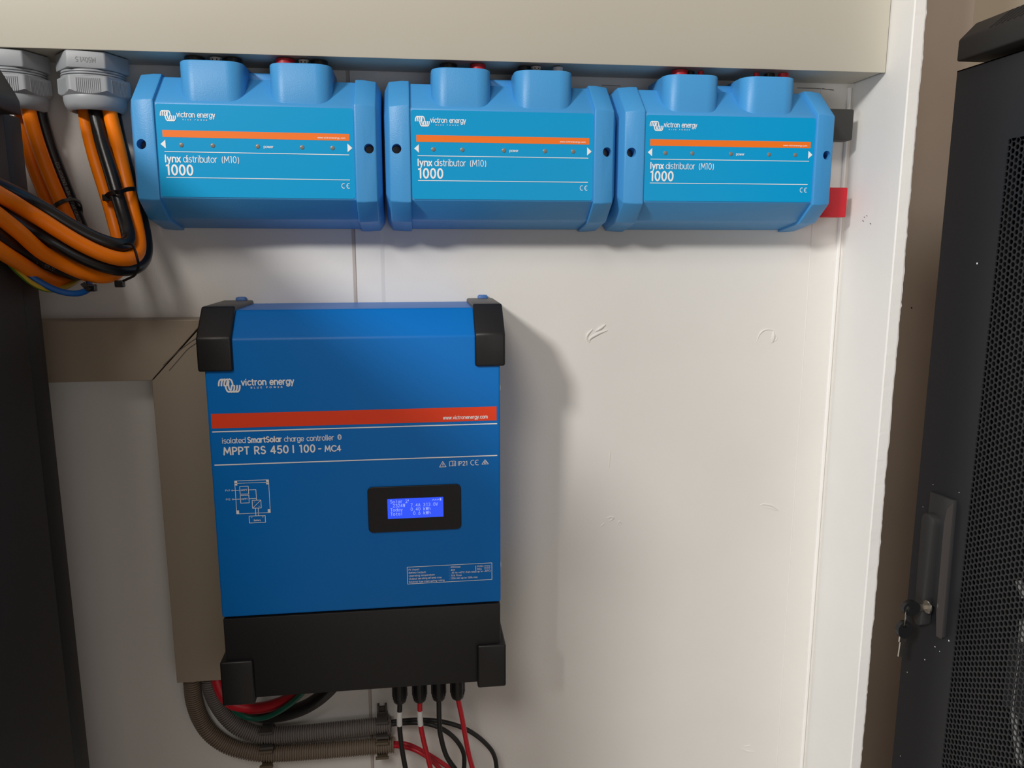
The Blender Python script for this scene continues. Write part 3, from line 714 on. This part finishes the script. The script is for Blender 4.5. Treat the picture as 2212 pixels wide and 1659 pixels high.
# saddle clips holding the conduits
def clip(px, py, m, label, stand=False):
    c = at(px, py, Y=yc); R = .0122; w = .0135 if not stand else .0135
    t = thing('conduit_clip', (c.x, 0, c.z), label, 'clip', 'conduit saddle clips')
    bm = B(); a0, a1 = math.radians(35), math.radians(325)
    ring = []
    for k in range(25):
        a = math.radians(90+50)+(math.radians(360-100))*k/24
        ring.append((a))
    # U-shaped saddle open to the room: lips above and below the pipe
    for s in (-1, 1):
        box(bm, c.x-w/2, c.x+w/2, -.0235, -.0004, c.z+s*(R-.0012)-.0011, c.z+s*(R-.0012)+.0011, .0004)
        box(bm, c.x-w/2-.0016, c.x+w/2+.0016, -.0262, -.0228, c.z+s*(R-.0018)-.0016, c.z+s*(R-.0018)+.0016, .0005)
    box(bm, c.x-w/2, c.x+w/2, -.0026, -.0004, c.z-R, c.z+R, .0003)
    obj('saddle', bm, m, t)
    if stand:
        zt = stand; bm = B()
        box(bm, c.x-.0060, c.x-.0036, -.0075, -.0004, c.z+R-.001, zt, .0004); box(bm, c.x+.0036, c.x+.0060, -.0075, -.0004, c.z+R-.001, zt, .0004)
        box(bm, c.x-.0060, c.x+.0060, -.0040, -.0004, c.z+R-.001, zt-.004, .0004); box(bm, c.x-.0048, c.x+.0048, -.0075, -.003, c.z+R-.0005, c.z+R+.002, .0004)
        obj('link_post', bm, m, t)
zs = at(826, 1523, Y=-.006).z; zs2 = at(578, 1545, Y=-.006).z
clip(826, 1566, M_CLIP, 'dark clip with upright post holding the upper conduit near its open end', zs)
clip(826, 1610, M_CLIP2, 'brown clip holding the lower conduit near its open end')
clip(578, 1588, M_CLIP, 'dark clip with upright post holding the upper conduit below the corner of the controller', zs2)
clip(578, 1628, M_CLIP2, 'brown clip holding the lower conduit at the foot of its bend')
# battery cables behind the controller
o, P = cable('battery_cable', [(462, 1430, -.022), (470, 1475, -.026), (488, 1512, -.034), (520, 1528, -.040), (560, 1530, -.044), (600, 1520, -.046), (640, 1500, -.048), (670, 1470, -.050)], .0068, M_RCABLE, 'thick red cable curving out from behind the lower left corner of the controller')
o, P = cable('battery_cable', [(470, 1420, -.012), (480, 1480, -.014), (510, 1526, -.018), (560, 1545, -.022), (610, 1543, -.026), (660, 1527, -.030), (700, 1500, -.034), (730, 1468, -.036)], .0088, M_BCABLE, 'thick black cable curving up behind the bottom of the controller')
o, P = cable('earth_cable', [(492, 1455, -.030), (502, 1525, -.038), (530, 1548, -.050), (570, 1550, -.054), (610, 1532, -.058), (645, 1505, -.060), (668, 1478, -.060)], .0034, M_GREEN, 'green earth cable curving beside the thick red one below the controller')

# ================================================================= TAUPE TRUNKING BEHIND THE CONTROLLER
yt = -.036
zt1 = .3165; zt0 = .2485; xv0, xv1 = -.0812, -.0130; zbt = -.1235
t = thing('cable_trunking', (-.05, 0, zbt), 'taupe L-shaped cable trunking with mitred corner behind the left of the controller', 'cable trunking')
bm = B(); prism(bm, [(-.60, zt0), (xv0-.0004, zt0), (xv1-.0055, zt1), (-.60, zt1)], XZ, -.0006, yt, bev=.0008)
obj('horizontal_section', bm, M_TRUNK, t)
bm = B(); prism(bm, [(xv0, zbt), (xv1, zbt), (xv1, zt1), (xv1-.0030, zt1), (xv0+.0002, zt0-.0008)], XZ, -.0006, yt, bev=.0008)
obj('vertical_section', bm, M_TRUNK, t)
bm = B(); prism(bm, [(xv0, zt0), (xv1-.0055, zt1-.001), (xv1-.003, zt1-.001)], XZ, -.004, yt+.004); obj('mitre_gap', bm, M_DARK, t)
I = Ink()
for P in ([(353, 789), (390, 755), (422, 732), (431, 728)], [(366, 800), (385, 778)], [(385, 778), (405, 755), (424, 741)]):
    I.stroke([(q.x, q.z) for q in catmull([at(a, b, Y=yt) for a, b in P], 5)], .0007)
I.make('hairline_scratch', lambda u, v: (u, yt-.0004, v), mat('scratch', (.10, .085, .07), .7), t)

# ================================================================= GREY CABLE GLANDS
def gland(cx, cy, label):
    t = thing('cable_gland', (cx, cy, .54), label, 'cable gland', 'large grey cable glands under the duct')
    yf = cy-.0305
    Zp = lambda y: at(205, y, Y=yf).z
    z0 = zb-.0006; z1 = Zp(147); z2 = Zp(163); z3 = Zp(203); z4 = Zp(234)
    rot = math.radians(8.6)
    def hexring(Rr, z, ph=0): return [(cx+Rr*math.cos(rot+PI/3*k+ph), cy+Rr*math.sin(rot+PI/3*k+ph), z) for k in range(6)]
    bm = B(); loft(bm, [hexring(.0352, z0), hexring(.0352, z1)])
    bmesh.ops.bevel(bm, geom=list(bm.edges), offset=.0014, segments=2, profile=.5, affect='EDGES'); nut = obj('lock_nut', bm, M_GLAND, t, smooth=True)
    h = z1-z2; prof = [(.0285, z1), (.0302, z1-.1*h), (.0302, z1-.32*h), (.0288, z1-.38*h), (.0288, z1-.44*h), (.0306, z1-.5*h), (.0306, z1-.66*h), (.0290, z1-.72*h), (.0290, z1-.78*h), (.0307, z1-.84*h), (.0307, z1-.98*h), (.028, z2)]
    bm = B(); lathe(bm, (cx, cy, 0), [(r, zz) for r, zz in prof], (0, 0, 1), 48); obj('threaded_body', bm, M_GLAND, t, smooth=True)
    # dome nut: hexagon whose lower corners are turned away by a cone, so each flat ends in an arc
    bm = B(); prism(bm, hexring(.0354, 0) and [(p[0], p[1]) for p in hexring(.0354, 0)], XY, z3-.0006, z2)
    es = [e for e in bm.edges if abs(e.verts[0].co.z-e.verts[1].co.z) > .005]
    bmesh.ops.bevel(bm, geom=es, offset=.0022, segments=3, profile=.6, affect='EDGES')
    dn = obj('dome_nut', bm, M_GLAND, t, smooth=True)
    cut = B(); lathe(cut, (cx, cy, 0), [(.0302, z3-.004), (.0302, z3-.0002), (.0375, z3+.0062), (.05, z3+.0062), (.05, z3-.004)], (0, 0, 1), 64)
    dnl = dn.parent; dn.parent = None; off = dnl.location.copy(); dn.location = off; boolean(dn, cut); dn.parent = dnl; dn.location = (0, 0, 0); dn.data.materials.clear(); dn.data.materials.append(M_GLAND)
    bm = B(); lathe(bm, (cx, cy, 0), [(.0240, z2-.001), (.0300, z2-.001), (.0300, z3+.0008), (.0303, z3-.0004), (.0302, z3-.004), (.0292, z4+.0055), (.0272, z4+.0018), (.0248, z4), (.0232, z4), (.0226, z4+.012), (.0222, z2-.002)], (0, 0, 1), 52); obj('dome', bm, M_GLAND, dn, smooth=True)
    bm = B()
    for f in range(6):
        a = rot+PI/3*f+PI/6; n = Vector((math.cos(a), math.sin(a), 0)); tv = Vector((-n.y, n.x, 0)); ap = .0354*math.cos(PI/6)
        for k in range(-6, 7):
            p = Vector((cx, cy, 0))+n*ap+tv*(k*.0018); w = .0005
            zl = z3+.0030-.0024*(1-(k/7)**2)
            q = [(p-tv*w, z2-.0022), (p+tv*w, z2-.0022), (p+tv*w, zl), (p-tv*w, zl)]
            A = [bm.verts.new((v.x, v.y, z)) for v, z in q]; C_ = [bm.verts.new((v.x+n.x*.0007, v.y+n.y*.0007, z)) for v, z in q]
            bm.faces.new(C_)
            for i in range(4): bm.faces.new((A[i], A[(i+1) % 4], C_[(i+1) % 4], C_[i]))
    obj('grip_ribs', bm, M_GLAND, dn)
    return t, nut, (rot, cx, cy, z0, z1)
GX = -.1140
t2, nut, (rot, cx, cy, z0, z1) = gland(GX, -.0352, 'grey cable gland under the duct beside the left distributor box')
t1, n1, _ = gland(GX-.0785, -.0352, 'grey cable gland under the duct half hidden by the left rack top')
# moulded thread size on the front face of the lock nut, upside down
I = Ink().add(text('M50x1.5', 0, 0, .0046, .00055, width=.0185))
a = rot-PI/3-PI/6; a = rot+PI/3*4+PI/6
n = Vector((math.cos(a), math.sin(a), 0)); tv = Vector((-n.y, n.x, 0)); ctr = Vector((cx, cy, (z0+z1)/2))+n*(.0352*math.cos(PI/6)+.0002)
I.make('moulded_lettering', lambda u, v: tuple(ctr-tv*(u-.009)+Vector((0, 0, .0020-v))), mat('shadowed_moulding', (.20, .21, .22), .6), nut)

# ================================================================= BIG POWER CABLES
rc = .0071
BG = 'thick battery cables looped below the glands'
big = {}; spec = []
def big_cable(key, pts, m, label, r=rc, name='power_cable'):
    xs = -.1430 if key in ('O1', 'O2') else -.1505
    a0 = at(*pts[0][:2], Y=pts[0][2]); pts = [(a0.x-.0008, a0.y, a0.z+.022, 0), (a0.x-.0004, a0.y, a0.z+.011, 0)]+list(pts)
    pts = [p if len(p) == 4 or p[2] > -.12 or at(p[0], p[1], Y=p[2]).x > xs else tuple(at(p[0], p[1], X=xs))+(0,) for p in pts]
    if pts[-1][0] < -.14 and len(pts[-1]) == 4:      # on past the frame, along the flank of the left rack
        z = pts[-1][2]; pts = pts+[(xs, -.30, z+.008, 0), (xs, -.50, z-.004, 0), (xs, -.72, z-.012, 0)]
    P = stiff(catmull([at(*p[:2], Y=p[2]) if len(p) == 3 else Vector(p[:3]) for p in pts], 10)); spec.append((key, name, P, r, m, label))
big_cable('B1', [(207, 240, -.044), (225, 310, -.048), (247, 385, -.056), (262, 440, -.064), (276, 490, -.075), (286, 522, -.088), (284, 539, -.104), (270, 543, -.117), (247, 538, -.125), (190, 516, -.132), (133, 480, -.138), (63, 439, -.150), (0, 403, -.165), (-60, 372, -.185)], M_BCABLE, 'thick black cable from the right gland, topmost strand of the bundle going left')
big_cable('O2', [(232, 240, -.042), (250, 315, -.045), (268, 385, -.051), (283, 440, -.056), (297, 500, -.066), (304, 535, -.080), (300, 558, -.098), (280, 566, -.115), (252, 561, -.124), (190, 534, -.135), (114, 492, -.144), (50, 456, -.154), (0, 431, -.166), (-60, 398, -.186)], M_ORANGE, 'bright orange cable in front of the right gland, second strand down in the bundle')
big_cable('B2', [(244, 240, -.024), (256, 300, -.027), (275, 365, -.032), (292, 430, -.040), (309, 495, -.052), (318, 540, -.066), (312, 572, -.084), (286, 586, -.104), (240, 582, -.118), (190, 564, -.128), (140, 540, -.137), (76, 501, -.147), (0, 456, -.162), (-60, 420, -.182)], M_BCABLE, 'thick black cable with the widest bend, beside the left distributor box')
big_cable('O1', [(183, 240, -.028), (193, 300, -.029), (212, 365, -.033), (234, 430, -.038), (252, 500, -.044), (268, 560, -.062), (262, 592, -.084), (238, 604, -.102), (199, 603, -.114), (152, 580, -.127), (95, 545, -.140), (40, 510, -.153), (0, 483, -.165), (-60, 440, -.185)], M_ORANGE, 'orange cable at the left of the right gland, lowest bright strand of the bundle')
big_cable('A', [(46, 240, -.030), (52, 290, -.028), (66, 345, -.026), (98, 424, -.024), (133, 496, -.028), (160, 566, -.046), (160, 610, -.072), (132, 612, -.100), (95, 596, -.116), (57, 573, -.132), (0, 536, -.156), (-60, 492, -.185)], M_ORANGE, 'orange cable at the left rack edge, lowest dark strand of the bundle')
big_cable('Bo', [(60, 240, -.045), (74, 292, -.042), (94, 347, -.039), (120, 415, -.037), (148, 470, -.037), (170, 530, -.042), (178, 572, -.050), (170, 602, -.060)], M_ORANGE, 'orange cable below the left gland, passing behind the bundle')
big_cable('K1', [(83, 240, -.028), (96, 283, -.026), (118, 347, -.023), (143, 410, -.021), (167, 473, -.021), (186, 520, -.027), (198, 562, -.046), (192, 596, -.068), (162, 600, -.088), (114, 583, -.112), (57, 549, -.136), (0, 510, -.158), (-60, 468, -.186)], M_BCABLE, 'thick black cable with white print from the left gland')
# strands press against each other without passing through one another
from mathutils import kdtree
gap = 2*rc+.0002
for it in range(120):
    kd = kdtree.KDTree(sum(len(c[2]) for c in spec)); n = 0; idx = []
    for ci, c in enumerate(spec):
        for k, p in enumerate(c[2]): kd.insert(p, n); idx.append((ci, k)); n += 1
    kd.balance(); new = [[p.copy() for p in c[2]] for c in spec]
    for ci, c in enumerate(spec):
        for k, p in enumerate(c[2]):
            push = Vector((0, 0, 0)); m_ = 0
            for q, j, dist in kd.find_range(p, gap):
                if idx[j][0] == ci: continue
                d = p-q; v = (p-CAM).normalized()
                if p.y < -.22 or dist < 1e-6: u = d.normalized() if dist > 1e-6 else Vector((0, 0, 1)); amt = gap-dist
                else:
                    dv = d.dot(v); pp = max(0, dist*dist-dv*dv); need = math.sqrt(max(0, gap*gap-pp)); u = v if (dv > 0 or (abs(dv) < 1e-5 and ci > idx[j][0])) else -v; amt = need-abs(dv)
                    u = u*.8+(d-v*dv).normalized()*.35 if pp > 1e-8 else u
                if amt > m_: m_ = amt; push = u*amt
            new[ci][k] += push*.30
    for ci, c in enumerate(spec):
        P = new[ci]
        P = [P[0]]+[(P[k-1]+P[k]*4+P[k+1])/6 for k in range(1, len(P)-1)]+[P[-1]]
        for p in P:
            if p.y < -.09: p.x = max(p.x, -.1512)
            p.y = min(p.y, -.0085)
        spec[ci] = (c[0], c[1], P)+c[3:]
for key, name, P, r, m, label in spec:
    bm = B(); tube(bm, P, r, 20); o = tag(obj(name, bm, m, smooth=True), label, 'cable', BG); big[key] = (o, P)
ez = at(0, 540, Y=-.168).z
o, P = cable('earth_cable', [W3(-.155, -.60, ez-.02), W3(-.155, -.40, ez-.01), W3(-.155, -.24, ez+.010), (0, 540, -.168), (23, 571, -.160), (57, 603, -.146), (85, 620, -.138), (108, 626, -.128), (135, 622, -.110), (160, 610, -.085), (175, 596, -.06)], .0025, M_YELLOW, 'thin yellow and green earth cable at the bottom of the bundle', seg=14)
F = frames(P); bm = B(); rr = .0026
rings = []
for p, (tt, n_, b_) in zip(P, F):
    dn = (Vector((0, 0, -1))-tt*Vector((0, 0, -1)).dot(tt)).normalized(); sd = tt.cross(dn)
    rings.append([p+(dn*math.cos(a)+sd*math.sin(a))*q for a, q in [(-.75, .0022), (-.75, rr), (-.4, rr), (0, rr), (.4, rr), (.75, rr), (.75, .0022)]])
loft(bm, rings); obj('green_stripe', bm, M_EARTHG, o, smooth=True)
cable('neutral_cable', [W3(-.154, -.60, ez-.03), W3(-.154, -.40, ez-.02), W3(-.154, -.23, ez-.002), (4, 545, -.158), (32, 568, -.147), (76, 603, -.139), (123, 627, -.130), (160, 634, -.122), (184, 629, -.113), (193, 618, -.102), (190, 600, -.075)], .0031, M_BLUEC, 'thin blue cable at the bottom of the bundle', seg=14)
# print along the black cables
def print_on(key, s, start, step_h, m, flip=False, face=Vector((0.1, -1, .25)), name='cable_print', wt=.00045):
    o, P = big[key]; Q = resample(P, .0008); F = frames(Q)
    I = Ink().add(text(s, 0, 0, step_h, wt, gap=.2))
    def fn(u, v):
        d = start+(-u if flip else u); i = max(0, min(len(Q)-2, int(d/.0008))); f = d/.0008-i
        p = Q[i].lerp(Q[i+1], max(0, min(1, f))); t_ = F[i][0]
        nrm = (face-t_*face.dot(t_)).normalized(); sd = t_.cross(nrm)
        if flip: sd = -sd
        ang = (v-step_h/2)/rc
        return tuple(p+(nrm*math.cos(ang)-sd*math.sin(ang)*(1))*(rc+.00015))
    return I.make(name, fn, m, o)
M_CP = mat('faded_white_ink', (.22, .22, .22), .6); M_CPD = mat('brown_ink', (.28, .045, .001), .6)
print_on('K1', 'GUANGDONG JIXUAN NEW ENERGY CO', .158, .0031, M_CP, flip=True, face=Vector((.55, -1, .1)))
print_on('K1', 'CO.,LTD N', .295, .0040, M_CP, flip=True, face=Vector((-.2, -1, .2)), wt=.0005)
print_on('O2', 'JIXUAN NEW ENERGY', .095, .0026, M_CPD, flip=True, face=Vector((-1.1, -1, .1)), wt=.0004)
# zip ties
def tie(pts, label, r=.0022, head=None, tail=None):
    t = thing('zip_tie', at(*pts[0][:2], Y=pts[0][2]), label, 'zip tie', 'black zip ties on the cables')
    P = catmull([at(*p[:2], Y=p[2]) for p in pts], 8); bm = B(); F = frames(P); rings = []
    for p, (tt, n_, b_) in zip(P, F): rings.append([p+n_*a+b_*b for a, b in ((.0007, r), (.0007, -r), (-.0007, -r), (-.0007, r))])
    loft(bm, rings); obj('strap', bm, M_TIE, t)
    if head:
        c = at(*head[:2], Y=head[2]); bm = B(); box(bm, c.x-.0045, c.x+.0045, c.y-.003, c.y+.003, c.z-.0035, c.z+.0035, .001); obj('tie_head', bm, M_TIE, t)
    if tail:
        P = catmull([at(*p[:2], Y=p[2]) for p in tail], 6); bm = B(); F = frames(P); rings = []
        for p, (tt, n_, b_) in zip(P, F): rings.append([p+n_*a+b_*b for a, b in ((.0004, r*.8), (.0004, -r*.8), (-.0004, -r*.8), (-.0004, r*.8))])
        loft(bm, rings); obj('tie_tail', bm, M_TIE, t)
    return t
tie([(102, 458, -.022), (106, 455, -.036), (118, 445, -.0465), (133, 436, -.0455), (150, 431, -.036), (163, 432, -.0310), (174, 440, -.027), (177, 458, -.016)], 'black zip tie around the cables below the left gland')
tie([(230, 440, -.040), (231, 424, -.058), (240, 417, -.074), (257, 414, -.0790), (275, 409, -.0690), (290, 408, -.055), (300, 414, -.036)], 'black zip tie around the cables below the right gland', head=(232, 427, -.054))
tie([(252, 532, -.100), (262, 528, -.112), (280, 527, -.118), (288, 532, -.120), (296, 556, -.122), (299, 575, -.116), (291, 594, -.112), (277, 602, -.110), (266, 607, -.106)], 'thin black zip tie at the sharp bend of the bundle', r=.0011, head=(259, 613, -.104))
tie([(178, 612, -.128), (184, 618, -.126), (190, 624, -.122), (197, 624, -.116), (204, 621, -.110)], 'short black zip tie on the blue cable end', r=.0022, head=(198, 622, -.114))

# ================================================================= LEFT RACK
t = thing('rack_cabinet', (-.45, -.42, zlo), 'dark grey rack cabinet along the left edge of the photo', 'rack cabinet', 'rack cabinets')
XL = -.1605
bm = B(); box(bm, -.76, XL-.016, -.76, -.112, zlo, .515, .002); obj('cabinet_body', bm, M_RACKL, t)
bm = B(); box(bm, XL-.014, XL, -.1348, -.1005, zlo+.04, .5205, .0025); obj('door_edge', bm, M_RACKL, t, smooth=True)
bm = B(); box(bm, XL-.014, XL, -.76, -.1353, zlo+.04, .5205, .0010); obj('door', bm, M_RACKL, t, smooth=True)
bm = B(); prism(bm, [(-.1448, .5178), (-.1448, .5300), (-.1475, .5365), (-.1660, .5720), (-.172, .5760), (-.76, .5760), (-.76, .5178)], XZ, -.134, -.76, bev=.0022, seg=3)
obj('top_cap', bm, M_RACKC, t, smooth=True)

# ================================================================= RIGHT RACK
XD = .830
t = thing('rack_cabinet', (1.1, -.42, zlo), 'black rack cabinet with perforated door at the right edge of the photo', 'rack cabinet', 'rack cabinets')
def shell():
    bm = B(); x0, x1, y0, y1, z0, z1 = .845, 1.42, -.105, -.76, zlo, .592
    for a in ((x0, x1, y0-.0015, y0, z0, z1), (x0, x1, y1, y1+.0015, z0, z1), (x1-.002, x1, y1, y0, z0, z1), (x0, x1, y1, y0, z0, z0+.002), (x0, x1, y1, y0, z1-.002, z1)): box(bm, *a)
    box(bm, x0, x0+.02, -.150, y0-.002, z0, z1); box(bm, x0, x0+.02, y1, -.16, .570, z1)
    return bm
obj('cabinet_body', shell(), M_INT, t)
# perforated door: hexagonal pattern of punched round holes, real geometry
def door():
    V = []; Fc = []; p = .0066; Rh = p/math.sqrt(3); rh = .00266; th = .0012
    ys, ye, z0, z1 = -.1785, -.46, -.42, .5035
    ncol = int((ys-ye)/(1.5*Rh)); nrow = int((z1-z0)/p)
    outer = []
    for k in range(6):
        a0 = math.radians(60*k); a1 = math.radians(60*k+60)
        A = (Rh*math.cos(a0), Rh*math.sin(a0)); C_ = (Rh*math.cos(a1), Rh*math.sin(a1)); outer += [A, ((A[0]+C_[0])/2, (A[1]+C_[1])/2)]
    inner = [(rh*math.cos(math.radians(30*k)), rh*math.sin(math.radians(30*k))) for k in range(12)]
    for c in range(ncol):
        cy_ = ys-1.5*Rh*c
        for r in range(nrow):
            cz = z1-p*r-(p/2 if c % 2 else 0); b = len(V)
            V += [(XD, cy_+q[0], cz+q[1]) for q in outer]+[(XD, cy_+q[0], cz+q[1]) for q in inner]+[(XD+th, cy_+q[0], cz+q[1]) for q in inner]
            for k in range(12):
                j = (k+1) % 12
                Fc.append((b+k, b+j, b+12+j, b+12+k)); Fc.append((b+12+k, b+12+j, b+24+j, b+24+k))
    return V, Fc, (ys, ys-1.5*Rh*(ncol-1), z1, z1-p*(nrow-1), Rh, p)
V, Fc, (ys, ye, z1, z0, Rh, p) = door()
dr = obj('perforated_door', (V, Fc), M_RACK, t)
bm = B()
box(bm, XD+.0003, XD+.0016, ys+Rh*.5, -.0875, -1.2, .5920); box(bm, XD+.0003, XD+.0016, -.74, ye-Rh*.5, -1.2, .5920)
box(bm, XD+.0003, XD+.0016, ye-Rh*.5, ys+Rh*.5, z1+p/2-.0002, .5920); box(bm, XD+.0003, XD+.0016, ye-Rh*.5, ys+Rh*.5, -1.2, z0-p*.9)
box(bm, XD+.0003, XD+.014, -.0875, -.0863, -1.2, .5920); box(bm, XD+.0003, XD+.014, -.74, -.0863, .5908, .5920)
obj('door_frame', bm, M_RACK, dr)
for px, py, w in ((2111, 569, .0012), (1998, 1425, .0009), (2020, 1397, .0009), (2030, 1407, .0006), (1960, 1452, .0006), (2050, 1384, .0011), (1994, 1095, .0005), (2072, 1064, .0006), (1945, 1633, .0006), (2016, 1047, .0005)):
    q = at(px, py, X=XD); ik = Ink(); ik.disc((q.y, q.z), w, 6); ik.make('paint_speck', lambda u, v: (XD-.0002, u, v), M_WHITEP, dr)
# top cap with slanted vents
ce = -.104; a = at(2065, 134, Y=ce); zc0 = .5974; xc0 = .815
b_ = at(2107, 50, Y=ce); zc1 = .6196
bm = B(); prism(bm, [(xc0, zc0), (xc0, zc1), (b_.x, b_.z), (1.42, b_.z), (1.42, zc0)], XZ, ce, -.76, bev=.0024, seg=3)
cap = obj('top_cap', bm, M_RACKC, t, smooth=True)
bm = B(); dv = Vector((b_.x-xc0, 0, b_.z-zc1)); L = dv.length; du = dv.normalized(); nn = Vector((-du.z, 0, du.x))
for k in range(14):
    y = -.150-.0082*k
    p0 = Vector((xc0, y, zc1))+du*(L*.10)+nn*.0001; p1 = Vector((xc0, y-.010, zc1))+du*(L*.92)+nn*.0001; sdv = Vector((0, -.0013, 0))
    q = [p0-sdv, p0+sdv, p1+sdv, p1-sdv]; A = [bm.verts.new(v-nn*.001) for v in q]; C_ = [bm.verts.new(v+nn*.0003) for v in q]
    bm.faces.new(C_)
    for i in range(4): bm.faces.new((A[i], A[(i+1) % 4], C_[(i+1) % 4], C_[i]))
obj('vent_slots', bm, M_DARK, cap)
# swing handle
hp = [(-.1180, .1073), (-.1560, .1088), (-.1605, -.0595), (-.1565, -.0645), (-.1500, -.020), (-.1160, -.020)]
xh = XD-.0060
YZp = lambda pp, x: (x, pp[0], pp[1])
bm = B(); prism(bm, [(-.1160, .1062), (-.1565, .1085), (-.1610, -.0600), (-.1560, -.0645), (-.1450, -.0300), (-.1150, -.0300)], YZp, XD+.001, XD-.0050, bev=.0012); hb = obj('handle_plate', bm, M_HANDLE, t, smooth=True)
# raised right cheek of the plate
bm = B(); loft(bm, [[(XD-.0045, -.1465, .088), (XD-.0045, -.1570, .106), (XD-.0045, -.1605, -.062), (XD-.0045, -.1480, -.030)], [(XD-.0110, -.1535, .080), (XD-.0110, -.1560, .098), (XD-.0110, -.1595, -.058), (XD-.0110, -.1555, -.030)]]); obj('handle_cheek', bm, mat('lit_handle_edge', (.060, .053, .050), .4), hb)  # lighter grey-brown than the plate: light on this bevel is put into its colour
# lever : long rounded bar, proud of the plate
def capsule(y0, y1, z0_, z1_, n=10):
    r = (y1-y0)/2; cy_ = (y0+y1)/2; return [(cy_+r*math.cos(PI*k/n), z1_-r+r*math.sin(PI*k/n)) for k in range(n+1)]+[(cy_-r+.003, z0_+.004), (cy_-r+.008, z0_), (cy_+r-.008, z0_), (cy_+r-.003, z0_+.004)][::1]
lp = capsule(-.1400, -.1180, -.0590, .0835)
bm = B(); prism(bm, lp, YZp, XD-.002, XD-.0150, bev=.0018); lv = obj('handle_lever', bm, M_HANDLE, t, smooth=True)
KC = at(2003, 1311, X=XD-.0152)
bm = B(); lathe(bm, (XD-.0145, KC.y, KC.z), [(.0079, 0), (.0079, .0012), (.0071, .0018), (.0004, .0018)], (-1, 0, 0), 28); obj('lock_cylinder', bm, M_STEEL, lv, smooth=True)
# something pale inside the rack, seen through the holes
for pts, lb in (([(2203, 1650), (2192, 1560), (2196, 1490), (2204, 1420), (2210, 1340)], 'pale cable hanging inside the right rack behind the perforated door'), ([(2200, 1255), (2206, 1272), (2213, 1292)], 'short pale cable piece inside the right rack above the other')):
    P = catmull([at(a, b, X=.875) for a, b in pts], 8); bm = B(); tube(bm, P, .0035, 10); tag(obj('patch_cable', bm, M_PALE, smooth=True), lb, 'cable', 'cables inside the right rack')
bm = B(); box(bm, .872, 1.15, -.46, at(2176, 1400, X=.872).y, at(2212, 1560, X=.872).z, at(2212, 1390, X=.872).z, .002); u_ = obj('network_switch', bm, mat('switch_shell', (.035, .036, .038), .4)); tag(u_, 'dark boxy device inside the right rack behind the perforated door', 'network device')

# ================================================================= KEYS
def key(c, d, up, nrm, label, blade=.020, hole=True):
    """bow disc at c, blade along d, disc plane spanned by d and up, normal nrm"""
    d, up, nrm = Vector(d).normalized(), Vector(up).normalized(), Vector(nrm).normalized()
    t = thing('key', c, label, 'key', 'keys at the rack lock'); c = Vector(c)
    n = 28; r = .0108; th = .0028
    O = [c+d*(r*math.cos(2*PI*k/n))+up*(r*.86*math.sin(2*PI*k/n)) for k in range(n)]
    H = [c-d*(r*.52)+d*(.0026*math.cos(2*PI*k/n))+up*(.0040*math.sin(2*PI*k/n)) for k in range(n)]
    bm = B(); rings = []
    for P, o in ((O, -th), (O, th), (H, th), (H, -th)): rings.append([p+nrm*o for p in P])
    loft(bm, rings, cap=False, closed=True); obj('bow', bm, M_CAP, t, smooth=True)
    bm = B()
    def slab(a, b, w0, w1, t_):
        q = [c+d*a+up*w0, c+d*b+up*w0, c+d*b+up*w1, c+d*a+up*w1]
        A = [bm.verts.new(p-nrm*t_) for p in q]; C_ = [bm.verts.new(p+nrm*t_) for p in q]; bm.faces.new(A[::-1]); bm.faces.new(C_)
        for i in range(4): bm.faces.new((A[i], A[(i+1) % 4], C_[(i+1) % 4], C_[i]))
    slab(r*.8, r+.0055, -.0042, .0042, .0010); slab(r+.0050, r+blade, -.0026, .0022, .0009)
    x = r+.008
    while x < r+blade-.001: slab(x, x+.0018, .0020, .0020+random.uniform(.0006, .0016), .0009); x += .0028
    obj('blade', bm, M_STEEL, t); return t
bowc = Vector((XD-.0148-.0218, KC.y+.0004, KC.z))
key(bowc, (1, 0, 0), (0, 0, 1), (.10, -1, .0), 'black-headed key turned into the lock of the rack handle', blade=.0100)
rc0 = bowc+Vector((-.0052, 0, -.0088-.0035))
bm = B(); n = 40; rr = .0098
P = [rc0+Vector((rr*.55*math.sin(2*PI*k/n), rr*.72*math.sin(2*PI*k/n), rr*math.cos(2*PI*k/n))) for k in range(n)]
rings = []
for k, p in enumerate(P):
    tt = (P[(k+1) % n]-P[k-1]).normalized(); nr = (p-rc0).normalized(); bb = tt.cross(nr)
    rings.append([p+(nr*math.cos(a)+bb*math.sin(a))*.0007 for a in [2*PI*j/8 for j in range(8)]])
loft(bm, rings, closed=True); tag(obj('key_ring', bm, M_STEEL, smooth=True), 'small split steel ring joining the two keys', 'key ring')
key(rc0+Vector((-.0006, 0, -.0098-.0050)), (-.05, 0, -1), (1, 0, -.05), (.15, -1, 0), 'spare black-headed key dangling from the ring below the lock', blade=.0245)
